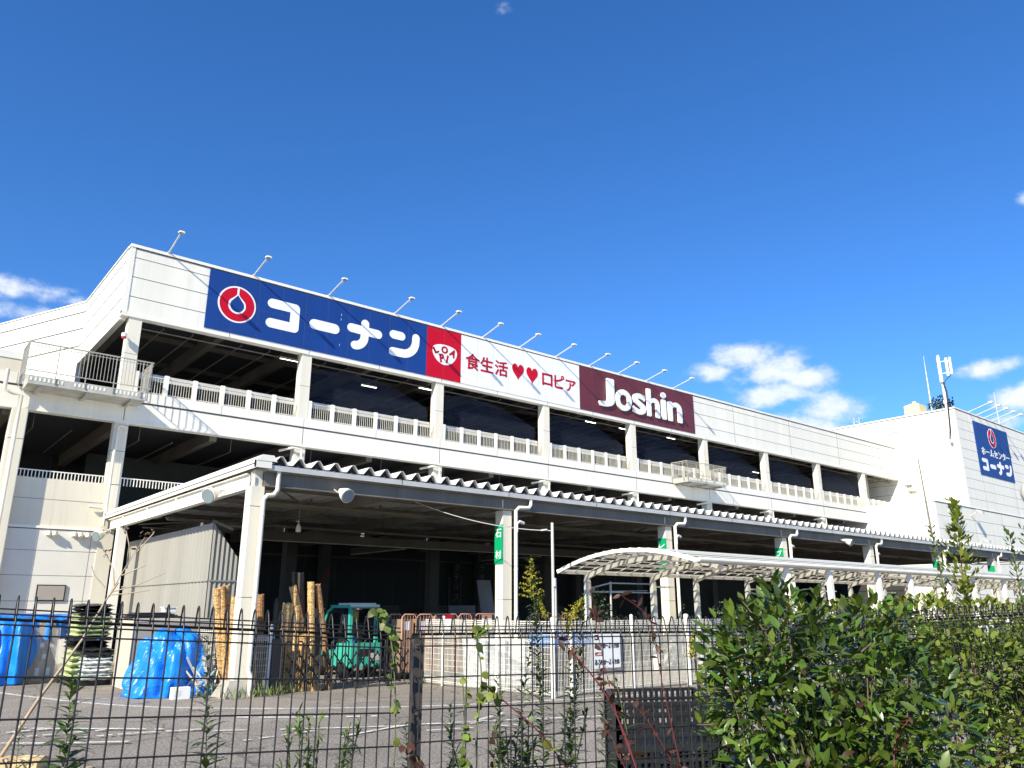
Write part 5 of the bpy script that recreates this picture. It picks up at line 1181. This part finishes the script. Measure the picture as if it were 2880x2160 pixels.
# bare pale branch at the left
s=thing('bare_branch',(.4,4.1,.45),'bare pale sapling branch leaning across the left of the fence','branch'); q=MB()
q.tube([(.4,4.1,.45),(.52,3.98,1.3),(.58,3.93,1.49),(.67,3.85,1.71),(.78,3.76,1.94),(.84,3.71,2.10),(.87,3.68,2.17)],[.009,.0085,.008,.0065,.005,.004,.0035],7)
for a in ([(.84,3.71,2.10),(.88,3.68,2.21),(.91,3.65,2.29),(.94,3.63,2.36)],[(.84,3.71,2.12),(.90,3.65,2.125),(.98,3.6,2.14)],[(.85,3.7,2.13),(.93,3.63,2.16),(1.02,3.56,2.21)],[(.86,3.69,2.15),(.85,3.7,2.22),(.82,3.73,2.29)],[(.9,3.66,2.27),(.89,3.67,2.33),(.87,3.68,2.40)],[(.92,3.64,2.3),(.97,3.61,2.38)],[(.83,3.72,2.15),(.79,3.75,2.2),(.775,3.76,2.24)],[(.88,3.68,2.2),(.95,3.62,2.24)]):
    q.tube(a,[.0028-.0005*i for i in range(len(a))],5)
q.build('twig',M['twig'],s)
q=MB()
for p in ((.93,3.63,2.37),(.96,3.62,2.38),(.87,3.68,2.40),(.82,3.73,2.29),(.91,3.65,2.32)):
    for i in range(9): leaf(q,V(p)+rv(.015),rv(),rv(),.016,.008)
q.build('dry_leaves',M['bark'],s)
# camellia bush
random.seed(33)
def shrub(name,label,cat,blobs,nl,L,W,mat,base,inner=.55,stems=14,group=None,fold=.25):
    s=thing(name,base,label,cat,group); q=MB(); tot=sum(b_[3]*b_[4] for b_ in blobs)
    for c_x,c_y,c_z,rx,rz in blobs:
        for i in range(int(nl*rx*rz/tot)):
            p=sph(); rr=p.length; p=p.normalized()*(inner+(1-inner)*rr**.6)
            c=V((c_x+p.x*rx,c_y+p.y*rx,c_z+p.z*rz)); d=p.normalized()+rv(.8)+V((0,0,.25)); l=L*random.uniform(.6,1.2)
            leaf(q,c,d,V((0,0,1))+p*.7+rv(.5),l,l*W*random.uniform(.85,1.15),random.uniform(.05,.3),fold=fold)
    q.build('foliage',M[mat],s); q=MB()
    for i in range(stems):
        c_x,c_y,c_z,rx,rz=random.choice(blobs); p=sph(); tp=V((c_x+p.x*rx*.9,c_y+p.y*rx*.9,c_z+abs(p.z)*rz*.8)); q.tube(stem_pts(V(base)+rv(.06),tp,rv(.05),6),[.008,.007,.006,.005,.004,.003,.002],5)
    q.build('branches',M['bark'],s); return s
shrub('camellia_bush','glossy dark green broad leaved bush in front of the fence','bush',[(2.74,1.72,1.88,.24,.22),(2.93,1.55,1.80,.25,.22),(2.70,1.72,1.60,.27,.25),(2.92,1.52,1.52,.27,.25),(2.78,1.6,1.25,.34,.35),(2.72,1.70,2.06,.09,.10),(3.03,1.50,2.0,.14,.10),(2.56,1.84,1.93,.1,.12),(2.62,1.78,1.75,.16,.2),(3.05,1.42,1.62,.2,.3),(2.66,1.71,1.40,.17,.25)],4600,.062,.41,'camellia',(2.8,1.62,.45),.35,40)
bs=bpy.data.objects['camellia_bush']; bs['_w']=(2.8,1.62,.45)
for tp,n in (((2.71,1.72,2.18),16),((2.60,1.80,2.10),12),((2.84,1.62,2.13),14),((2.97,1.52,2.09),14),((3.08,1.44,2.03),12),((2.54,1.85,1.93),10),((2.47,1.92,1.80),12),((2.46,1.93,1.66),12)):
    q=MB(); q2=MB(); tp=V(tp); b0=V((2.78,1.66,1.75)).lerp(tp,.55); q2.tube(stem_pts(b0,tp,rv(.02),5),[.004,.0038,.0034,.003,.0024,.0015],5)
    for i in range(n):
        t=i/n; c=b0.lerp(tp,.3+.7*t); az=i*2.4; el=.35+.9*t; leaf(q,c,(math.cos(az)*math.cos(el),math.sin(az)*math.cos(el),math.sin(el)),(0,0,1),.07*(1-.25*t)*random.uniform(.8,1.1),.026,.2)
    so_=q.build('young_shoot',M['camellia'],bs); q2.build('shoot_stem',M['bark'],so_)
q=MB()
for i in range(60):
    p=sph(); leaf(q,V((2.78+p.x*.38,1.6+p.y*.38,1.6+p.z*.38)),rv(),rv(),.05*random.uniform(.5,1.1),.02,.4)
q.build('dead_leaves',M['bronze'],bs)
# vine hedge over the right fence
shrub('vine_hedge','dense small leaved vine growing all over the right fence','hedge',[(4.75,2.6,1.85,.26,.26),(5.0,2.4,1.78,.3,.28),(5.35,2.12,1.72,.3,.26),(5.7,1.85,1.72,.3,.26),(6.1,1.6,1.72,.3,.28),(4.85,2.5,1.35,.32,.3),(5.25,2.2,1.3,.33,.32),(5.65,1.9,1.3,.33,.32),(6.05,1.6,1.3,.33,.32),(4.5,2.75,1.95,.2,.17),(4.2,2.75,1.9,.25,.2),(3.95,2.75,1.6,.25,.3)],11500,.05,.62,'vine',(5.2,2.3,.45),.25,26,fold=.15)
shrub('privet_hedge','low yellowish green hedge growing above the right fence top','hedge',[(6.6,2.9,1.95,.3,.2),(7.0,2.6,1.9,.35,.22),(7.4,2.3,1.9,.35,.22),(6.2,3.2,1.85,.3,.18),(7.8,2.0,1.9,.35,.25),(7.2,2.5,1.5,.8,.35)],7000,.062,.5,'privet',(7,2.6,.45),.25,18)
# tall shoots
def shoot(base,top,label,r0,n,L,mat='privet',taper=1.0):
    s=thing('tall_shrub',base,label,'shrub','tall upright shrubs behind the fence'); P=stem_pts(base,top,(random.uniform(-.05,.05),random.uniform(-.05,.05),0),10); q=MB(); q.tube(P,[.012*(1-.8*i/10) for i in range(11)],6); q.build('trunk',M['bark'],s); q=MB()
    for i in range(n):
        t=.25+.75*i/n; x=t*10; k=min(int(x),9); p=P[k].lerp(P[k+1],x-k); az=random.uniform(0,6.28)
        w=r0(t)*random.uniform(.15,1); o=V((math.cos(az)*w,math.sin(az)*w,random.uniform(-.02,.04))); l=L*random.uniform(.7,1.2)
        leaf(q,p+o,V((math.cos(az),math.sin(az),1.0))+rv(.5),V((math.cos(az),math.sin(az),-.2)),l,l*.48,.1)
    q.build('foliage',M[mat],s)
shoot((6.9,2.74,.45),(6.99,2.67,2.9),'tallest upright shrub with bushy tip against the white block',lambda t:.16*(.55+.45*math.sin(t*17+.5))*(1.05-.8*max(0,t-.85)*6) if t<.97 else .03,720,.06)
shoot((6.86,2.78,.45),(6.80,2.82,2.72),'slender single shoot left of the tallest upright shrub',lambda t:.022,190,.045,'weed')
shoot((7.22,2.48,.45),(7.30,2.41,2.69),'slender shoot near the right edge, left one of two',lambda t:.024,190,.05,'weed')
shoot((7.3,2.4,.45),(7.40,2.33,2.72),'slender shoot at the right edge of the photo',lambda t:.026,190,.05,'weed')
shoot((7.35,2.36,.45),(7.42,2.31,2.45),'feathery yellow green shrub at the right edge',lambda t:.16*(1.1-t),420,.05)
# street lamp at the right edge
s=thing('street_lamp',(16.3,4.75,0),'round pale lamp globe cut by the right edge of the photo','street lamp')
q=MB(); q.tube([(16.3,4.75,0),(16.3,4.75,3.8)],.05,8); q.build('pole',M['offwhite'],s); q=MB(); q.tube([(16.3,4.75,3.7+.0),(16.3,4.75,3.78),(16.3,4.75,3.9),(16.3,4.75,4.05),(16.3,4.75,4.2),(16.3,4.75,4.32),(16.3,4.75,4.36)],[.1,.2,.29,.33,.29,.17,.02],16); q.build('lamp_globe',M['offwhite'],s)
for o in bpy.data.objects:
    if '_w' in o: del o['_w']
